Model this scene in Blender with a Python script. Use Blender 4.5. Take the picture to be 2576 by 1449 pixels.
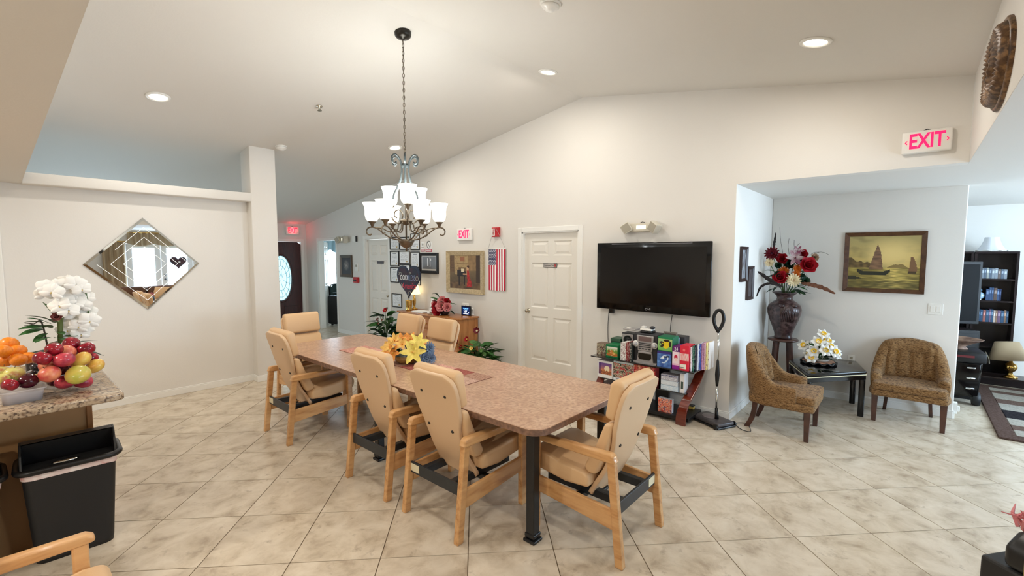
import bpy, bmesh, math, random
from mathutils import Vector, Matrix, noise
random.seed(7)
for o in list(bpy.data.objects): bpy.data.objects.remove(o)
SC=bpy.context.scene; COL=SC.collection
R=math.radians
# ---------------- camera (fitted to the floor tile grid) ----------------
F0=1140.8; PITCH=R(4.205); YAW=R(41.3); CAMH=1.73
cam=bpy.data.cameras.new('camera'); camo=bpy.data.objects.new('camera',cam); COL.objects.link(camo)
cam.sensor_width=36; cam.lens=F0/2576*36; cam.clip_start=.02
camo.location=(0,0,CAMH); camo.rotation_euler=(math.pi/2-PITCH,0,YAW-math.pi/2); SC.camera=camo
# ---------------- world, exposure ----------------
W=bpy.data.worlds.new('world'); SC.world=W; W.use_nodes=True
bg=W.node_tree.nodes['Background']; bg.inputs[0].default_value=(.75,.87,1,1); bg.inputs[1].default_value=1.2
vs=SC.view_settings; vs.view_transform='Standard'; vs.look='None'; vs.gamma=1; vs.use_curve_mapping=False; vs.exposure=0.82
def s2l(c): return c/12.92 if c<=.04045 else ((c+.055)/1.055)**2.4
def C(r,g,b): return (s2l(r/255),s2l(g/255),s2l(b/255),1)
def light(kind,name,loc,power,col,size=.2,size_y=None,rot=(0,0,0),parent=None,spread=None):
    l=bpy.data.lights.new(name,kind); l.energy=power; l.color=col
    if kind=='AREA':
        l.size=size
        if size_y: l.shape='RECTANGLE'; l.size_y=size_y
        else: l.shape='DISK'
        if spread: l.spread=spread
    else: l.shadow_soft_size=size
    o=bpy.data.objects.new(name,l); COL.objects.link(o); o.location=loc; o.rotation_euler=rot
    if parent: o.parent=parent
    return o
WARM=(1,.93,.83); COOL=(.9,.96,1)
# daylight enters as the glow of the window panes themselves (french doors, living room and bedroom windows, an added unseen window, entry glass)
# ---------------- geometry helpers ----------------
def ray(x,y):
    fw=Vector((math.cos(YAW),math.sin(YAW),0)); rt=Vector((math.sin(YAW),-math.cos(YAW),0)); z=Vector((0,0,1))
    f=fw*math.cos(PITCH)-z*math.sin(PITCH); u=fw*math.sin(PITCH)+z*math.cos(PITCH)
    return f+rt*((x-1288)/F0)-u*((y-724.5)/F0)
def at(x,y,ax,v):
    o=Vector((0,0,CAMH)); d=ray(x,y); i='xyz'.index(ax); return o+d*((v-o[i])/d[i])
class MB:
    def __init__(s): s.v=[]; s.f=[]; s.m=[]
    def add(s,vs,fs,m=0,M=None):
        b=len(s.v)
        s.v+=[tuple(M@Vector(p)) if M else tuple(p) for p in vs]
        s.f+=[tuple(i+b for i in f) for f in fs]; s.m+=[m]*len(fs); return s
    def box(s,x0,x1,y0,y1,z0,z1,m=0,M=None):
        vs=[(x,y,z) for x in(x0,x1) for y in(y0,y1) for z in(z0,z1)]
        return s.add(vs,[(0,1,3,2),(4,6,7,5),(0,4,5,1),(2,3,7,6),(0,2,6,4),(1,5,7,3)],m,M)
    def lathe(s,prof,n=24,c=(0,0,0),m=0,M=None,wob=None):
        vs=[];fs=[];k=len(prof)
        for i in range(n):
            a=2*math.pi*i/n
            for r,z in prof:
                rr=r*(wob(a,z) if wob else 1)
                vs.append((c[0]+rr*math.cos(a),c[1]+rr*math.sin(a),c[2]+z))
        for i in range(n):
            j=(i+1)%n
            for q in range(k-1): fs.append((i*k+q,j*k+q,j*k+q+1,i*k+q+1))
        if prof[0][0]>1e-6: fs.append(tuple(i*k for i in reversed(range(n))))
        if prof[-1][0]>1e-6: fs.append(tuple(i*k+k-1 for i in range(n)))
        return s.add(vs,fs,m,M)
    def tube(s,pts,r=.01,n=8,m=0,M=None,closed=False,flat=1):
        pts=[Vector(p) for p in pts]; k=len(pts); rs=r if isinstance(r,(list,tuple)) else [r]*k
        vs=[];fs=[]; up=Vector((0,0,1)); pu=None
        for i,p in enumerate(pts):
            t=(pts[(i+1)%k]-pts[i-1]) if (closed or 0<i<k-1) else (pts[min(i+1,k-1)]-pts[max(i-1,0)])
            t.normalize()
            if pu is None:
                pu=t.cross(Vector((0,0,1)))
                if pu.length<.05: pu=t.cross(Vector((1,0,0)))
            pu=(pu-t*pu.dot(t)); pu.normalize(); w=t.cross(pu)
            for q in range(n):
                a=2*math.pi*q/n
                vs.append(p+pu*(rs[i]*math.cos(a))+w*(rs[i]*flat*math.sin(a)))
        for i in range(k if closed else k-1):
            j=(i+1)%k
            for q in range(n):
                q2=(q+1)%n; fs.append((i*n+q,i*n+q2,j*n+q2,j*n+q))
        if not closed: fs.append(tuple(reversed(range(n)))); fs.append(tuple((k-1)*n+q for q in range(n)))
        return s.add(vs,fs,m,M)
    def cyl(s,p0,p1,r0,r1=None,n=16,m=0,M=None): return s.tube([p0,p1],[r0,r0 if r1 is None else r1],n,m,M)
    def prism(s,poly,ax,a,b,m=0,M=None):
        # poly in the two remaining axes (cyclic order), extruded along ax
        n=len(poly)
        def P(u,v,w): return {'x':(w,u,v),'y':(u,w,v),'z':(u,v,w)}[ax]
        vs=[P(u,v,a) for u,v in poly]+[P(u,v,b) for u,v in poly]
        fs=[tuple(range(n)),tuple(reversed(range(n,2*n)))]+[(i,i+n,(i+1)%n+n,(i+1)%n) for i in range(n)]
        return s.add(vs,fs,m,M)
    def ball(s,c,r,n=12,m=0,M=None,sc=(1,1,1),f=None):
        k=n//2; prof=[]; vs=[];fs=[]
        for i in range(n):
            a=2*math.pi*i/n
            for q in range(1,k):
                b=math.pi*q/k
                d=Vector((math.sin(b)*math.cos(a),math.sin(b)*math.sin(a),-math.cos(b)))
                rr=r*(f(d) if f else 1)
                vs.append((c[0]+d.x*rr*sc[0],c[1]+d.y*rr*sc[1],c[2]+d.z*rr*sc[2]))
        k1=k-1
        for i in range(n):
            j=(i+1)%n
            for q in range(k1-1): fs.append((i*k1+q,j*k1+q,j*k1+q+1,i*k1+q+1))
        b0=len(vs); rb=r*(f(Vector((0,0,-1))) if f else 1); rt=r*(f(Vector((0,0,1))) if f else 1)
        vs+= [(c[0],c[1],c[2]-rb*sc[2]),(c[0],c[1],c[2]+rt*sc[2])]
        for i in range(n):
            j=(i+1)%n; fs.append((b0,j*k1,i*k1)); fs.append((b0+1,i*k1+k1-1,j*k1+k1-1))
        return s.add(vs,fs,m,M)
    def grid(s,fn,nu,nv,m=0,M=None):
        vs=[fn(i/nu,j/nv) for i in range(nu+1) for j in range(nv+1)]
        fs=[(i*(nv+1)+j,(i+1)*(nv+1)+j,(i+1)*(nv+1)+j+1,i*(nv+1)+j+1) for i in range(nu) for j in range(nv)]
        return s.add(vs,fs,m,M)
    def mesh(s,name,mats,smooth=False):
        me=bpy.data.meshes.new(name); me.from_pydata(s.v,[],s.f)
        for m in (mats if isinstance(mats,(list,tuple)) else [mats]): me.materials.append(m)
        me.polygons.foreach_set('material_index',s.m)
        bm=bmesh.new(); bm.from_mesh(me); bmesh.ops.recalc_face_normals(bm,faces=bm.faces); bm.to_mesh(me); bm.free()
        if smooth: me.polygons.foreach_set('use_smooth',[True]*len(me.polygons))
        me.update(); return me
    def build(s,name,mats,parent=None,smooth=False,bevel=0,seg=2,loc=None,rot=None,subsurf=0):
        o=bpy.data.objects.new(name,s.mesh(name,mats,smooth or (bevel>0 and seg>2))); COL.objects.link(o)
        if parent: o.parent=parent
        if loc: o.location=loc
        if rot: o.rotation_euler=rot
        if bevel:
            b=o.modifiers.new('bevel','BEVEL'); b.width=bevel; b.segments=seg; b.limit_method='ANGLE'; b.angle_limit=R(40); b.harden_normals=False
        if subsurf:
            q=o.modifiers.new('sub','SUBSURF'); q.levels=subsurf; q.render_levels=subsurf
        return o
def tag(o,label=None,cat=None,group=None,kind=None):
    if label: o['label']=label
    if cat: o['category']=cat
    if group: o['group']=group
    if kind: o['kind']=kind
    return o
def struct(o,label=None): return tag(o,label,None,None,'structure')
def empty(name,loc=(0,0,0),rz=0,label=None,cat=None,group=None,kind=None,rot=None):
    o=bpy.data.objects.new(name,None); COL.objects.link(o); o.location=loc; o.rotation_euler=rot or (0,0,rz); o.empty_display_size=.1
    return tag(o,label,cat,group,kind)
def copy_tree(o,parent=None):
    c=o.copy(); COL.objects.link(c)
    if parent: c.parent=parent
    for ch in list(o.children): copy_tree(ch,c)
    return c
# ---------------- materials ----------------
def mat(name,col,rough=.5,metal=0,spec=.5,coat=0,emit=0,emitcol=None,noise_=None,bump=0,bscale=200,coords='Object',stretch=None,trans=0,ior=1.45,alpha=1,sheen=0,det=4,lo=.35,hi=.65,rlo=None):
    m=bpy.data.materials.new(name); m.use_nodes=True; nt=m.node_tree; N=nt.nodes; L=nt.links
    b=N['Principled BSDF']; I=b.inputs
    I['Base Color'].default_value=col; I['Roughness'].default_value=rough; I['Metallic'].default_value=metal
    I['Specular IOR Level'].default_value=spec; I['Coat Weight'].default_value=coat; I['Coat Roughness'].default_value=.08
    I['Transmission Weight'].default_value=trans; I['IOR'].default_value=ior; I['Alpha'].default_value=alpha; I['Sheen Weight'].default_value=sheen
    if emit: I['Emission Color'].default_value=emitcol or col; I['Emission Strength'].default_value=emit
    tc=None
    def coord():
        nonlocal tc
        if tc is None:
            if coords=='World': tc=N.new('ShaderNodeNewGeometry').outputs['Position']
            else: tc=N.new('ShaderNodeTexCoord').outputs[coords]
            if stretch:
                mp=N.new('ShaderNodeMapping'); mp.inputs['Scale'].default_value=stretch; L.new(tc,mp.inputs['Vector']); tc=mp.outputs[0]
        return tc
    if noise_:
        # list of (colour, scale) layers mixed over the base colour by noise
        prev=None
        for k,(c2,sc) in enumerate(noise_):
            n=N.new('ShaderNodeTexNoise'); n.inputs['Scale'].default_value=sc; n.inputs['Detail'].default_value=det; L.new(coord(),n.inputs['Vector'])
            r=N.new('ShaderNodeMapRange'); r.inputs[1].default_value=lo; r.inputs[2].default_value=hi; L.new(n.outputs[0],r.inputs[0])
            x=N.new('ShaderNodeMix'); x.data_type='RGBA'; x.inputs[7].default_value=c2
            if prev: L.new(prev,x.inputs[6])
            else: x.inputs[6].default_value=col
            L.new(r.outputs[0],x.inputs[0]); prev=x.outputs[2]
        L.new(prev,I['Base Color'])
    if bump:
        n=N.new('ShaderNodeTexNoise'); n.inputs['Scale'].default_value=bscale; n.inputs['Detail'].default_value=3; L.new(coord(),n.inputs['Vector'])
        bp=N.new('ShaderNodeBump'); bp.inputs['Strength'].default_value=bump; bp.inputs['Distance'].default_value=.01; L.new(n.outputs[0],bp.inputs['Height']); L.new(bp.outputs[0],I['Normal'])
    return m
def vcmat(name,rough=.5,emit=0,coat=0):
    m=bpy.data.materials.new(name); m.use_nodes=True; nt=m.node_tree; b=nt.nodes['Principled BSDF']
    a=nt.nodes.new('ShaderNodeAttribute'); a.attribute_name='Col'; nt.links.new(a.outputs['Color'],b.inputs['Base Color'])
    b.inputs['Roughness'].default_value=rough; b.inputs['Coat Weight'].default_value=coat
    if emit: nt.links.new(a.outputs['Color'],b.inputs['Emission Color']); b.inputs['Emission Strength'].default_value=emit
    return m
M={}
M['wall']=mat('wall_paint',C(230,226,219),.6,spec=.3,bump=.06,bscale=60,coords='World')
M['ceil']=mat('ceiling_paint',C(224,220,213),.75,spec=.2,bump=.06,bscale=60,coords='World')
M['trim']=mat('white_trim',C(240,238,232),.4)
M['door']=mat('door_paint',C(233,228,218),.4)
M['black']=mat('black_plastic',C(22,22,23),.35)
M['softblack']=mat('matt_black_plastic',C(30,30,31),.55)
M['blackmetal']=mat('black_metal',C(38,42,46),.4,spec=.5)
M['gloss']=mat('black_lacquer',C(10,10,11),.1,spec=.35,coat=.25)
M['white']=mat('white_plastic',C(240,238,232),.35)
M['paper']=mat('white_paper',C(245,245,242),.7)
M['chrome']=mat('chrome',C(215,215,212),.12,1)
M['brass']=mat('brass',C(205,165,90),.18,1)
M['nickel']=mat('satin_nickel',C(190,182,165),.25,1)
M['print']=vcmat('printed',.45); M['screenprint']=vcmat('screen_print',.2,1.2)
M['canvas']=vcmat('canvas',.6)
M['maple']=mat('maple_wood',C(206,154,98),.35,noise_=[(C(178,124,72),9),(C(216,168,114),3)],stretch=(1,6,6),coat=.25)
M['vinyl']=mat('tan_vinyl',C(222,184,140),.42,bump=.08,bscale=160)
M['shellvinyl']=mat('back_panel_vinyl',C(220,186,148),.4)
def pr(name,w,h,fn,nx,ny,parent=None,mat_=None,Mx=None):
    """flat printed sheet in local XZ plane facing -Y, colours per face from fn(u,v)"""
    vs=[(-w/2+w*i/nx,0,h*j/ny) for i in range(nx+1) for j in range(ny+1)]
    fs=[(i*(ny+1)+j,(i+1)*(ny+1)+j,(i+1)*(ny+1)+j+1,i*(ny+1)+j+1) for i in range(nx) for j in range(ny)]
    me=bpy.data.meshes.new(name); me.from_pydata(vs,[],fs); me.materials.append(mat_ or M['print'])
    ca=me.color_attributes.new('Col','FLOAT_COLOR','CORNER'); d=[]
    for i in range(nx):
        for j in range(ny):
            c=fn((i+.5)/nx,(j+.5)/ny); c=(s2l(c[0]/255),s2l(c[1]/255),s2l(c[2]/255),1); d+=list(c)*4
    ca.data.foreach_set('color',d); me.update()
    o=bpy.data.objects.new(name,me); COL.objects.link(o)
    if parent: o.parent=parent
    if Mx: o.matrix_local=Mx
    return o
def text(name,body,size,m,Mx,parent=None,ext=.001,sx=1,align='CENTER',shear=0,bold=0):
    cu=bpy.data.curves.new(name,'FONT'); cu.body=body; cu.size=size; cu.extrude=ext; cu.align_x=align; cu.align_y='CENTER'; cu.shear=shear; cu.offset=bold; cu.resolution_u=3
    t=bpy.data.objects.new('tmp',cu); COL.objects.link(t); bpy.context.view_layer.update()
    me=bpy.data.meshes.new_from_object(t.evaluated_get(bpy.context.evaluated_depsgraph_get())); bpy.data.objects.remove(t); bpy.data.curves.remove(cu)
    me.name=name; me.materials.clear(); me.materials.append(m)
    if sx!=1: me.transform(Matrix.Diagonal((sx,1,1,1)))
    o=bpy.data.objects.new(name,me); COL.objects.link(o)
    if parent: o.parent=parent
    o.matrix_local=Mx; return o
def face(x,y,z,d):
    """matrix for text (XY plane) standing upright, facing direction d ('-x','-y','+y')"""
    c={'-x':((0,-1,0),(0,0,1),(-1,0,0)),'-y':((1,0,0),(0,0,1),(0,-1,0)),'+y':((-1,0,0),(0,0,1),(0,1,0))}[d]
    m=Matrix.Identity(4)
    for i in range(3):
        for j in range(3): m[j][i]=c[i][j]
    m[0][3],m[1][3],m[2][3]=x,y,z; return m
def smooth(a,b,x):
    t=max(0,min(1,(x-a)/(b-a))); return t*t*(3-2*t)
def mix(a,b,t): return tuple(a[i]*(1-t)+b[i]*t for i in range(3))
def nz(x,y,s=1,z=0): return noise.noise(Vector((x*s,y*s,z)))
def fbm(x,y,s,z=0): return nz(x,y,s,z)*.55+nz(x,y,s*2,z+3)*.3+nz(x,y,s*4,z+7)*.15
# ================= STRUCTURE =================
XW=4.987; YM=6.75; RID=3.2; ZR=3.70
def ct(y): return ZR-.16*(y-RID) if y>=RID else ZR-.175*(RID-y)
# floor: a grout bed and one slab per tile
M['grout']=mat('grout',C(118,101,82),.85)
def tilemat():
    m=bpy.data.materials.new('travertine_tile'); m.use_nodes=True; nt=m.node_tree; N=nt.nodes; L=nt.links; b=N['Principled BSDF']
    g=N.new('ShaderNodeNewGeometry'); oi=N.new('ShaderNodeObjectInfo')
    mp=N.new('ShaderNodeMapping'); mp.inputs['Scale'].default_value=(1,1,1); L.new(g.outputs['Position'],mp.inputs['Vector'])
    off=N.new('ShaderNodeVectorMath'); off.operation='SCALE'; off.inputs[0].default_value=(31,17,9); L.new(oi.outputs['Random'],off.inputs['Scale'])
    ad=N.new('ShaderNodeVectorMath'); L.new(mp.outputs[0],ad.inputs[0]); L.new(off.outputs[0],ad.inputs[1])
    def nzn(sc,det,dist=0):
        n=N.new('ShaderNodeTexNoise'); n.inputs['Scale'].default_value=sc; n.inputs['Detail'].default_value=det; n.inputs['Distortion'].default_value=dist; n.inputs['Roughness'].default_value=.6; L.new(ad.outputs[0],n.inputs['Vector']); return n.outputs[0]
    r=N.new('ShaderNodeValToRGB'); L.new(nzn(6.0,8,.35),r.inputs[0]); e=r.color_ramp.elements
    e[0].position=.30; e[0].color=C(174,157,136); e[1].position=.72; e[1].color=C(223,211,192)
    x=e.new(.44); x.color=C(201,186,164); x=e.new(.55); x.color=C(213,199,178)
    r2=N.new('ShaderNodeValToRGB'); L.new(nzn(13,6,.3),r2.inputs[0]); e=r2.color_ramp.elements
    e[0].position=.28; e[0].color=(.6,.6,.6,1); e[1].position=.40; e[1].color=(0,0,0,1)
    mx=N.new('ShaderNodeMix'); mx.data_type='RGBA'; mx.inputs[7].default_value=C(158,142,124); L.new(r.outputs[0],mx.inputs[6]); L.new(r2.outputs[0],mx.inputs[0])
    L.new(mx.outputs[2],b.inputs['Base Color']); b.inputs['Roughness'].default_value=.24; b.inputs['Specular IOR Level'].default_value=.45
    return m
M['tile']=tilemat()
fl_=struct(MB().box(-3.3,10.2,-3.8,11.6,-.12,-.004).build('floor',M['grout']),'beige travertine tile floor laid on the diagonal')
TS=.4994; TY=R(4.4812+41.3-90)+0  # tile grid direction
def tgrid(gx,gy):
    # grid fitted in the camera-yaw frame (x right, y forward), in tile units
    yaw=.0782; c,s=math.cos(yaw),math.sin(yaw); x=(-3.4996+gx*c-gy*s)*TS; y=(4.79+gx*s+gy*c)*TS
    fw=(math.cos(YAW),math.sin(YAW)); rt=(math.sin(YAW),-math.cos(YAW))
    return (rt[0]*x+fw[0]*y, rt[1]*x+fw[1]*y)
a0=tgrid(0,0); a1=tgrid(1,0); TANG=math.atan2(a1[1]-a0[1],a1[0]-a0[0])
tm=MB().box(-TS/2+.0028,TS/2-.0028,-TS/2+.0028,TS/2-.0028,-.012,0).mesh('tile',M['tile'])
def vis(p):
    d=Vector((p[0],p[1],-CAMH)); fw=Vector((math.cos(YAW)*math.cos(PITCH),math.sin(YAW)*math.cos(PITCH),-math.sin(PITCH))); w=d.dot(fw)
    if w<.2: return 0
    sx=d.dot(Vector((math.sin(YAW),-math.cos(YAW),0)))/w*F0; up=Vector((math.cos(YAW)*math.sin(PITCH),math.sin(YAW)*math.sin(PITCH),math.cos(PITCH)))
    sy=-d.dot(up)/w*F0
    if abs(sx)>1288+330/w*1.2 or sy>724+420/w or sy<-100: return 0
    return 1/w
rest=MB(); tiles=[]
for gx in range(-40,40):
    for gy in range(-40,40):
        p=tgrid(gx+.5,gy+.5)
        if not(-3.3<p[0]<10 and -3.7<p[1]<11.4): continue
        v=vis(p)
        hid=(p[1]>YM+.35 and p[0]<2.25) or (p[0]>XW+.3 and 1.7<p[1]<8.8) or (p[0]>6.9 and p[1]>-.1 and p[1]<8) or (p[0]<-.3 and p[1]>3.9)
        if v and not hid: tiles.append((v,p))
        else: rest.box(-TS/2+.0028,TS/2-.0028,-TS/2+.0028,TS/2-.0028,-.012,0,0,Matrix.Translation((p[0],p[1],0))@Matrix.Rotation(TANG,4,'Z'))
tiles.sort(reverse=True)
for k,(v,p) in enumerate(tiles):
    if k<300:
        o=bpy.data.objects.new('tile',tm); COL.objects.link(o); o.location=(p[0],p[1],0); o.rotation_euler=(0,0,TANG+random.choice((0,1,2,3))*math.pi/2*0); o.parent=fl_
    else: rest.box(-TS/2+.0028,TS/2-.0028,-TS/2+.0028,TS/2-.0028,-.012,0,0,Matrix.Translation((p[0],p[1],0))@Matrix.Rotation(TANG,4,'Z'))
tag(rest.build('tile_field',M['tile'],fl_),kind='stuff')
# --- TV wall with its openings
b=MB()
def wseg(y0,y1,z0=0,x0=XW,x1=XW+.12,topf=ct,bb=None):
    ys=[y0,y1] if not (y0<RID<y1) else [y0,RID,y1]
    b.prism([(y0,z0),(y1,z0)]+[(y,topf(y)+.02) for y in reversed(ys)],'x',x0,x1)
D1=(3.235,4.195); D2=(7.53,8.36); D3=(9.56,10.40); DH=2.045
wseg(1.36,D1[0]); wseg(*D1,DH); wseg(D1[1],D2[0]); wseg(*D2,DH); wseg(D2[1],D3[0]); wseg(*D3,DH); wseg(D3[1],11.3); wseg(-.299,1.36,2.44)
struct(b.build('wall_back',M['wall']),'cream wall with the television and six-panel doors')
# --- niche walls
struct(MB().box(XW+.12,6.72,1.36,1.48,0,2.5).build('wall_niche',M['wall']),'short side wall of the sitting niche')
struct(MB().box(6.6,6.72,-.41,1.36,0,2.5).build('wall_niche_back',M['wall'],bevel=.012,seg=3),'pale wall behind the two tweed armchairs')
# --- mirror wall, plant ledge and pier
struct(MB().box(-3.2,2.3,YM,6.93,0,2.54).build('wall_left',M['wall']),'cream wall carrying the diamond mirror')
struct(MB().box(.215,2.29,6.6,6.94,2.43,2.545).build('trim_1',M['wall'],bevel=.012,seg=3),'plant ledge above the mirror')
struct(MB().prism([(6.6,0),(6.93,0),(6.93,ct(6.93)+.02),(6.6,ct(6.6)+.02)],'x',2.28,2.605).build('trim_2',M['wall'],bevel=.012,seg=3),'square pier at the end of the mirror wall')
# --- ceilings
b=MB()
b.add([(-.8,RID,ZR),(5.2,RID,ZR),(5.2,11.6,ct(11.6)),(-.8,11.6,ct(11.6)),(-.8,RID,ZR+.1),(5.2,RID,ZR+.1),(5.2,11.6,ct(11.6)+.1),(-.8,11.6,ct(11.6)+.1)],[(0,1,2,3),(4,7,6,5),(0,4,5,1),(1,5,6,2),(2,6,7,3),(3,7,4,0)])
b.add([(-.8,RID,ZR),(5.2,RID,ZR),(5.2,-.45,ct(-.45)),(-.8,-.45,ct(-.45)),(-.8,RID,ZR+.1),(5.2,RID,ZR+.1),(5.2,-.45,ct(-.45)+.1),(-.8,-.45,ct(-.45)+.1)],[(0,3,2,1),(4,5,6,7),(0,1,5,4),(1,2,6,5),(2,3,7,6),(3,0,4,7)])
struct(b.build('ceiling',M['ceil']),'vaulted ceiling with a soft ridge')
struct(MB().box(-3.2,.215,-3.6,YM,2.44,2.56).build('ceiling_kitchen',M['ceil']),'flat kitchen soffit at the upper left')
struct(MB().prism([(-.42,2.45),(YM+.18,2.45),(YM+.18,ct(YM+.18)),(RID,ZR),(-.42,ct(-.42))],'x',.135,.215).build('wall_soffit_kitchen',M['wall']),'vertical face above the kitchen soffit')
struct(MB().box(.215,10.2,-3.6,-.30,2.44,2.56).box(XW+.12,6.72,-.30,1.48,2.44,2.56).box(6.72,10.2,-.3,.6,2.44,2.56).build('ceiling_living',M['ceil']),'flat living room ceiling')
struct(MB().prism([(.216,2.442),(XW-.001,2.442),(XW-.001,3.14),(.216,3.14)],'y',-.42,-.299).build('wall_right',M['wall']),'high wall over the living room opening')
# --- living room and the outer shell
W2=-3.6
b=MB()
for x0,x1,z0,z1 in [(-3.2,2.5,0,2.5),(2.5,4.15,2.06,2.5),(4.15,6.0,0,2.5),(6.0,8.4,0,.7),(6.0,8.4,2.1,2.5),(8.4,10.2,0,2.5)]: b.box(x0,x1,W2-.12,W2,z0,z1)
struct(b.build('wall_patio',M['wall']),'wall with the patio doors seen in the mirror')
struct(MB().box(9.5,9.62,-3.7,.6,0,2.5).build('wall_far',M['wall']),'far living room wall behind the bookcases')
struct(MB().box(6.72,9.6,.48,.6,0,2.5).build('wall_living_return',M['wall']),'side wall of the living room')
struct(MB().box(-3.32,-3.2,-3.7,6.93,0,2.5).build('wall_kitchen',M['wall']),'kitchen wall behind the camera')
# --- hall end: front wall with the entry door, bedroom beyond the open doorway
YF=11.0
b=MB(); DE=(3.93,4.86)
for x0,x1,z0,z1 in [(-.7,.5,0,2.9),(.5,1.9,0,.8),(.5,1.9,2.0,2.9),(1.9,DE[0],0,2.9),(*DE,2.035,2.9),(DE[1],XW+.1,0,2.9)]: b.box(x0,x1,YF,YF+.12,z0,z1)
struct(b.build('wall_front',M['wall']),'front wall around the entry door')
struct(MB().box(-.8,-.68,6.93,11.1,0,3.3).build('wall_office',M['wall']),'side wall of the entry room')
BY=11.5
b=MB()
for x0,x1,z0,z1 in [(5.1,5.35,0,2.5),(5.35,6.7,0,.7),(5.35,6.7,2.05,2.5),(6.7,8.3,0,2.5)]: b.box(x0,x1,BY,BY+.12,z0,z1)
b.box(8.3,8.42,8.6,11.62,0,2.5).box(5.1,8.42,8.6,8.72,0,2.5)
struct(b.build('wall_bedroom',M['wall']),'bedroom walls beyond the open doorway')
struct(MB().box(5.0,8.42,8.6,11.62,2.44,2.5).build('ceiling_bedroom',M['ceil']),'bedroom ceiling')
# baseboards
def base(name,segs,lab):
    b=MB()
    for x0,x1,y0,y1 in segs:
        b.box(x0,x1,y0,y1,0,.07); b.box(x0+(.004 if x1-x0<.1 else 0),x1-(0),y0+(.004 if y1-y0<.1 else 0),y1,.07,.085)
    struct(b.build(name,M['trim'],bevel=.003,seg=2),lab)
base('baseboard_left',[(-3.2,2.28,YM-.014,YM),(2.266,2.28,6.6,YM-.014),(2.266,2.605,6.586,6.6)],'white baseboard under the mirror wall')
base('baseboard_back',[(XW-.013,XW,1.36,3.165),(XW-.013,XW,4.265,7.46),(XW-.013,XW,8.43,9.49)],'white baseboard along the television wall')
base('baseboard_niche',[(XW-.013,6.6,1.347,1.36),(6.587,6.6,-.41,1.347),(6.6,6.72,-.423,-.41)],'white baseboard inside the niche')
# --- six-panel doors
def panel_door(w,h,m,t=.035):
    """door leaf in local XZ (x 0..w), face at y=0 looking to -y; recessed panels with raised fields"""
    b=MB(); st=.115; mid=.09; rows=[(.235,.86),(.985,1.615),(1.72,1.92)]
    xs=[(st,(w-mid)/2),((w+mid)/2,w-st)]
    xb=[0]+[v for p in xs for v in p]+[w]; zb=[0]+[v for p in rows for v in p]+[h]
    for i in range(5):
        for j in range(7):
            if i in(1,3) and j in(1,3,5): continue
            b.add([(xb[i],0,zb[j]),(xb[i+1],0,zb[j]),(xb[i+1],0,zb[j+1]),(xb[i],0,zb[j+1])],[(0,1,2,3)])
    b.add([(0,t,0),(w,t,0),(w,t,h),(0,t,h),(0,0,0),(w,0,0),(w,0,h),(0,0,h)],[(0,3,2,1),(0,1,5,4),(1,2,6,5),(2,3,7,6),(3,0,4,7)])
    pans=[]
    for x0,x1 in xs:
        for z0,z1 in rows:
            p=MB()
            def ring(i,y): return [(x0+i,y,z0+i),(x1-i,y,z0+i),(x1-i,y,z1-i),(x0+i,y,z1-i)]
            rs=[ring(0,0),ring(.014,.012),ring(.026,.012),ring(.055,.002)]
            vs=[q for r_ in rs for q in r_]; fs=[(k*4+q,k*4+(q+1)%4,k*4+4+(q+1)%4,k*4+4+q) for k in range(3) for q in range(4)]+[(12,13,14,15)]
            p.add(vs,fs); pans.append(p)
    return b,pans
def place_door(name,lab,loc,rz,w,h,knob_x=None,cas=None,m=None):
    t=empty(name,loc,rz,lab,None,None,'structure')
    b,ps=panel_door(w,h,m); b.build('leaf',m or M['door'],t)
    for p in ps: p.build('door_panel',m or M['door'],t)
    if knob_x is not None:
        k=MB().lathe([(.03,0),(.03,.006),(.012,.012),(.011,.03),(.024,.038),(.028,.052),(.02,.064),(0,.067)],20,M=Matrix.Translation((knob_x,0,.93))@Matrix.Rotation(R(90),4,'X'))
        k.build('door_knob',M['nickel'],t,True)
    return t
def casing(parent,w,h,side,y=-.012,wd=.066):
    for n,(x0,x1,z0,z1) in {'a':(-wd,0,0,h+wd),'b':(w,w+wd,0,h+wd),'c':(0,w,h,h+wd)}.items():
        MB().box(x0,x1,y,.004,z0,z1).build('casing',M['trim'],parent,bevel=.006,seg=2)
rz=R(-90)   # local +x -> world -y ; local -y -> world -x
# employees-only door
d=place_door('door_1','white six-panel door with a small employees-only sign',(XW+.05,D1[1]-.02,0),rz,D1[1]-D1[0]-.04,2.03,.07)
c=empty('door_frame',(0,-.05,0)); c.parent=d; c.location=(-.02,-.05,0)
casing(c,D1[1]-D1[0],DH,1); MB().box(0,.02,0,.12,0,DH).build('jamb',M['trim'],c); MB().box(D1[1]-D1[0]-.02,D1[1]-D1[0],0,.12,0,DH).build('jamb',M['trim'],c); MB().box(0,D1[1]-D1[0],0,.12,DH-.015,DH).build('jamb',M['trim'],c)
s_=MB().box(.335,.565,-.004,.0,1.555,1.61).build('sign_plate',mat('sign_dark',C(52,44,46),.4),d)
MB().box(.34,.56,-.006,-.004,1.56,1.605).build('sign_face',mat('sign_grey',C(196,190,184),.4),s_)
text('sign_text','Employees Only',.034,M['black'],Matrix.Translation((.433,-.0065,1.583))@Matrix.Rotation(R(90),4,'X'),s_,.0005,.78)
MB().box(.525,.552,-.0075,-.006,1.563,1.602).build('sign_mark',mat('sign_red',C(170,60,60),.4),s_)
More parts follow.
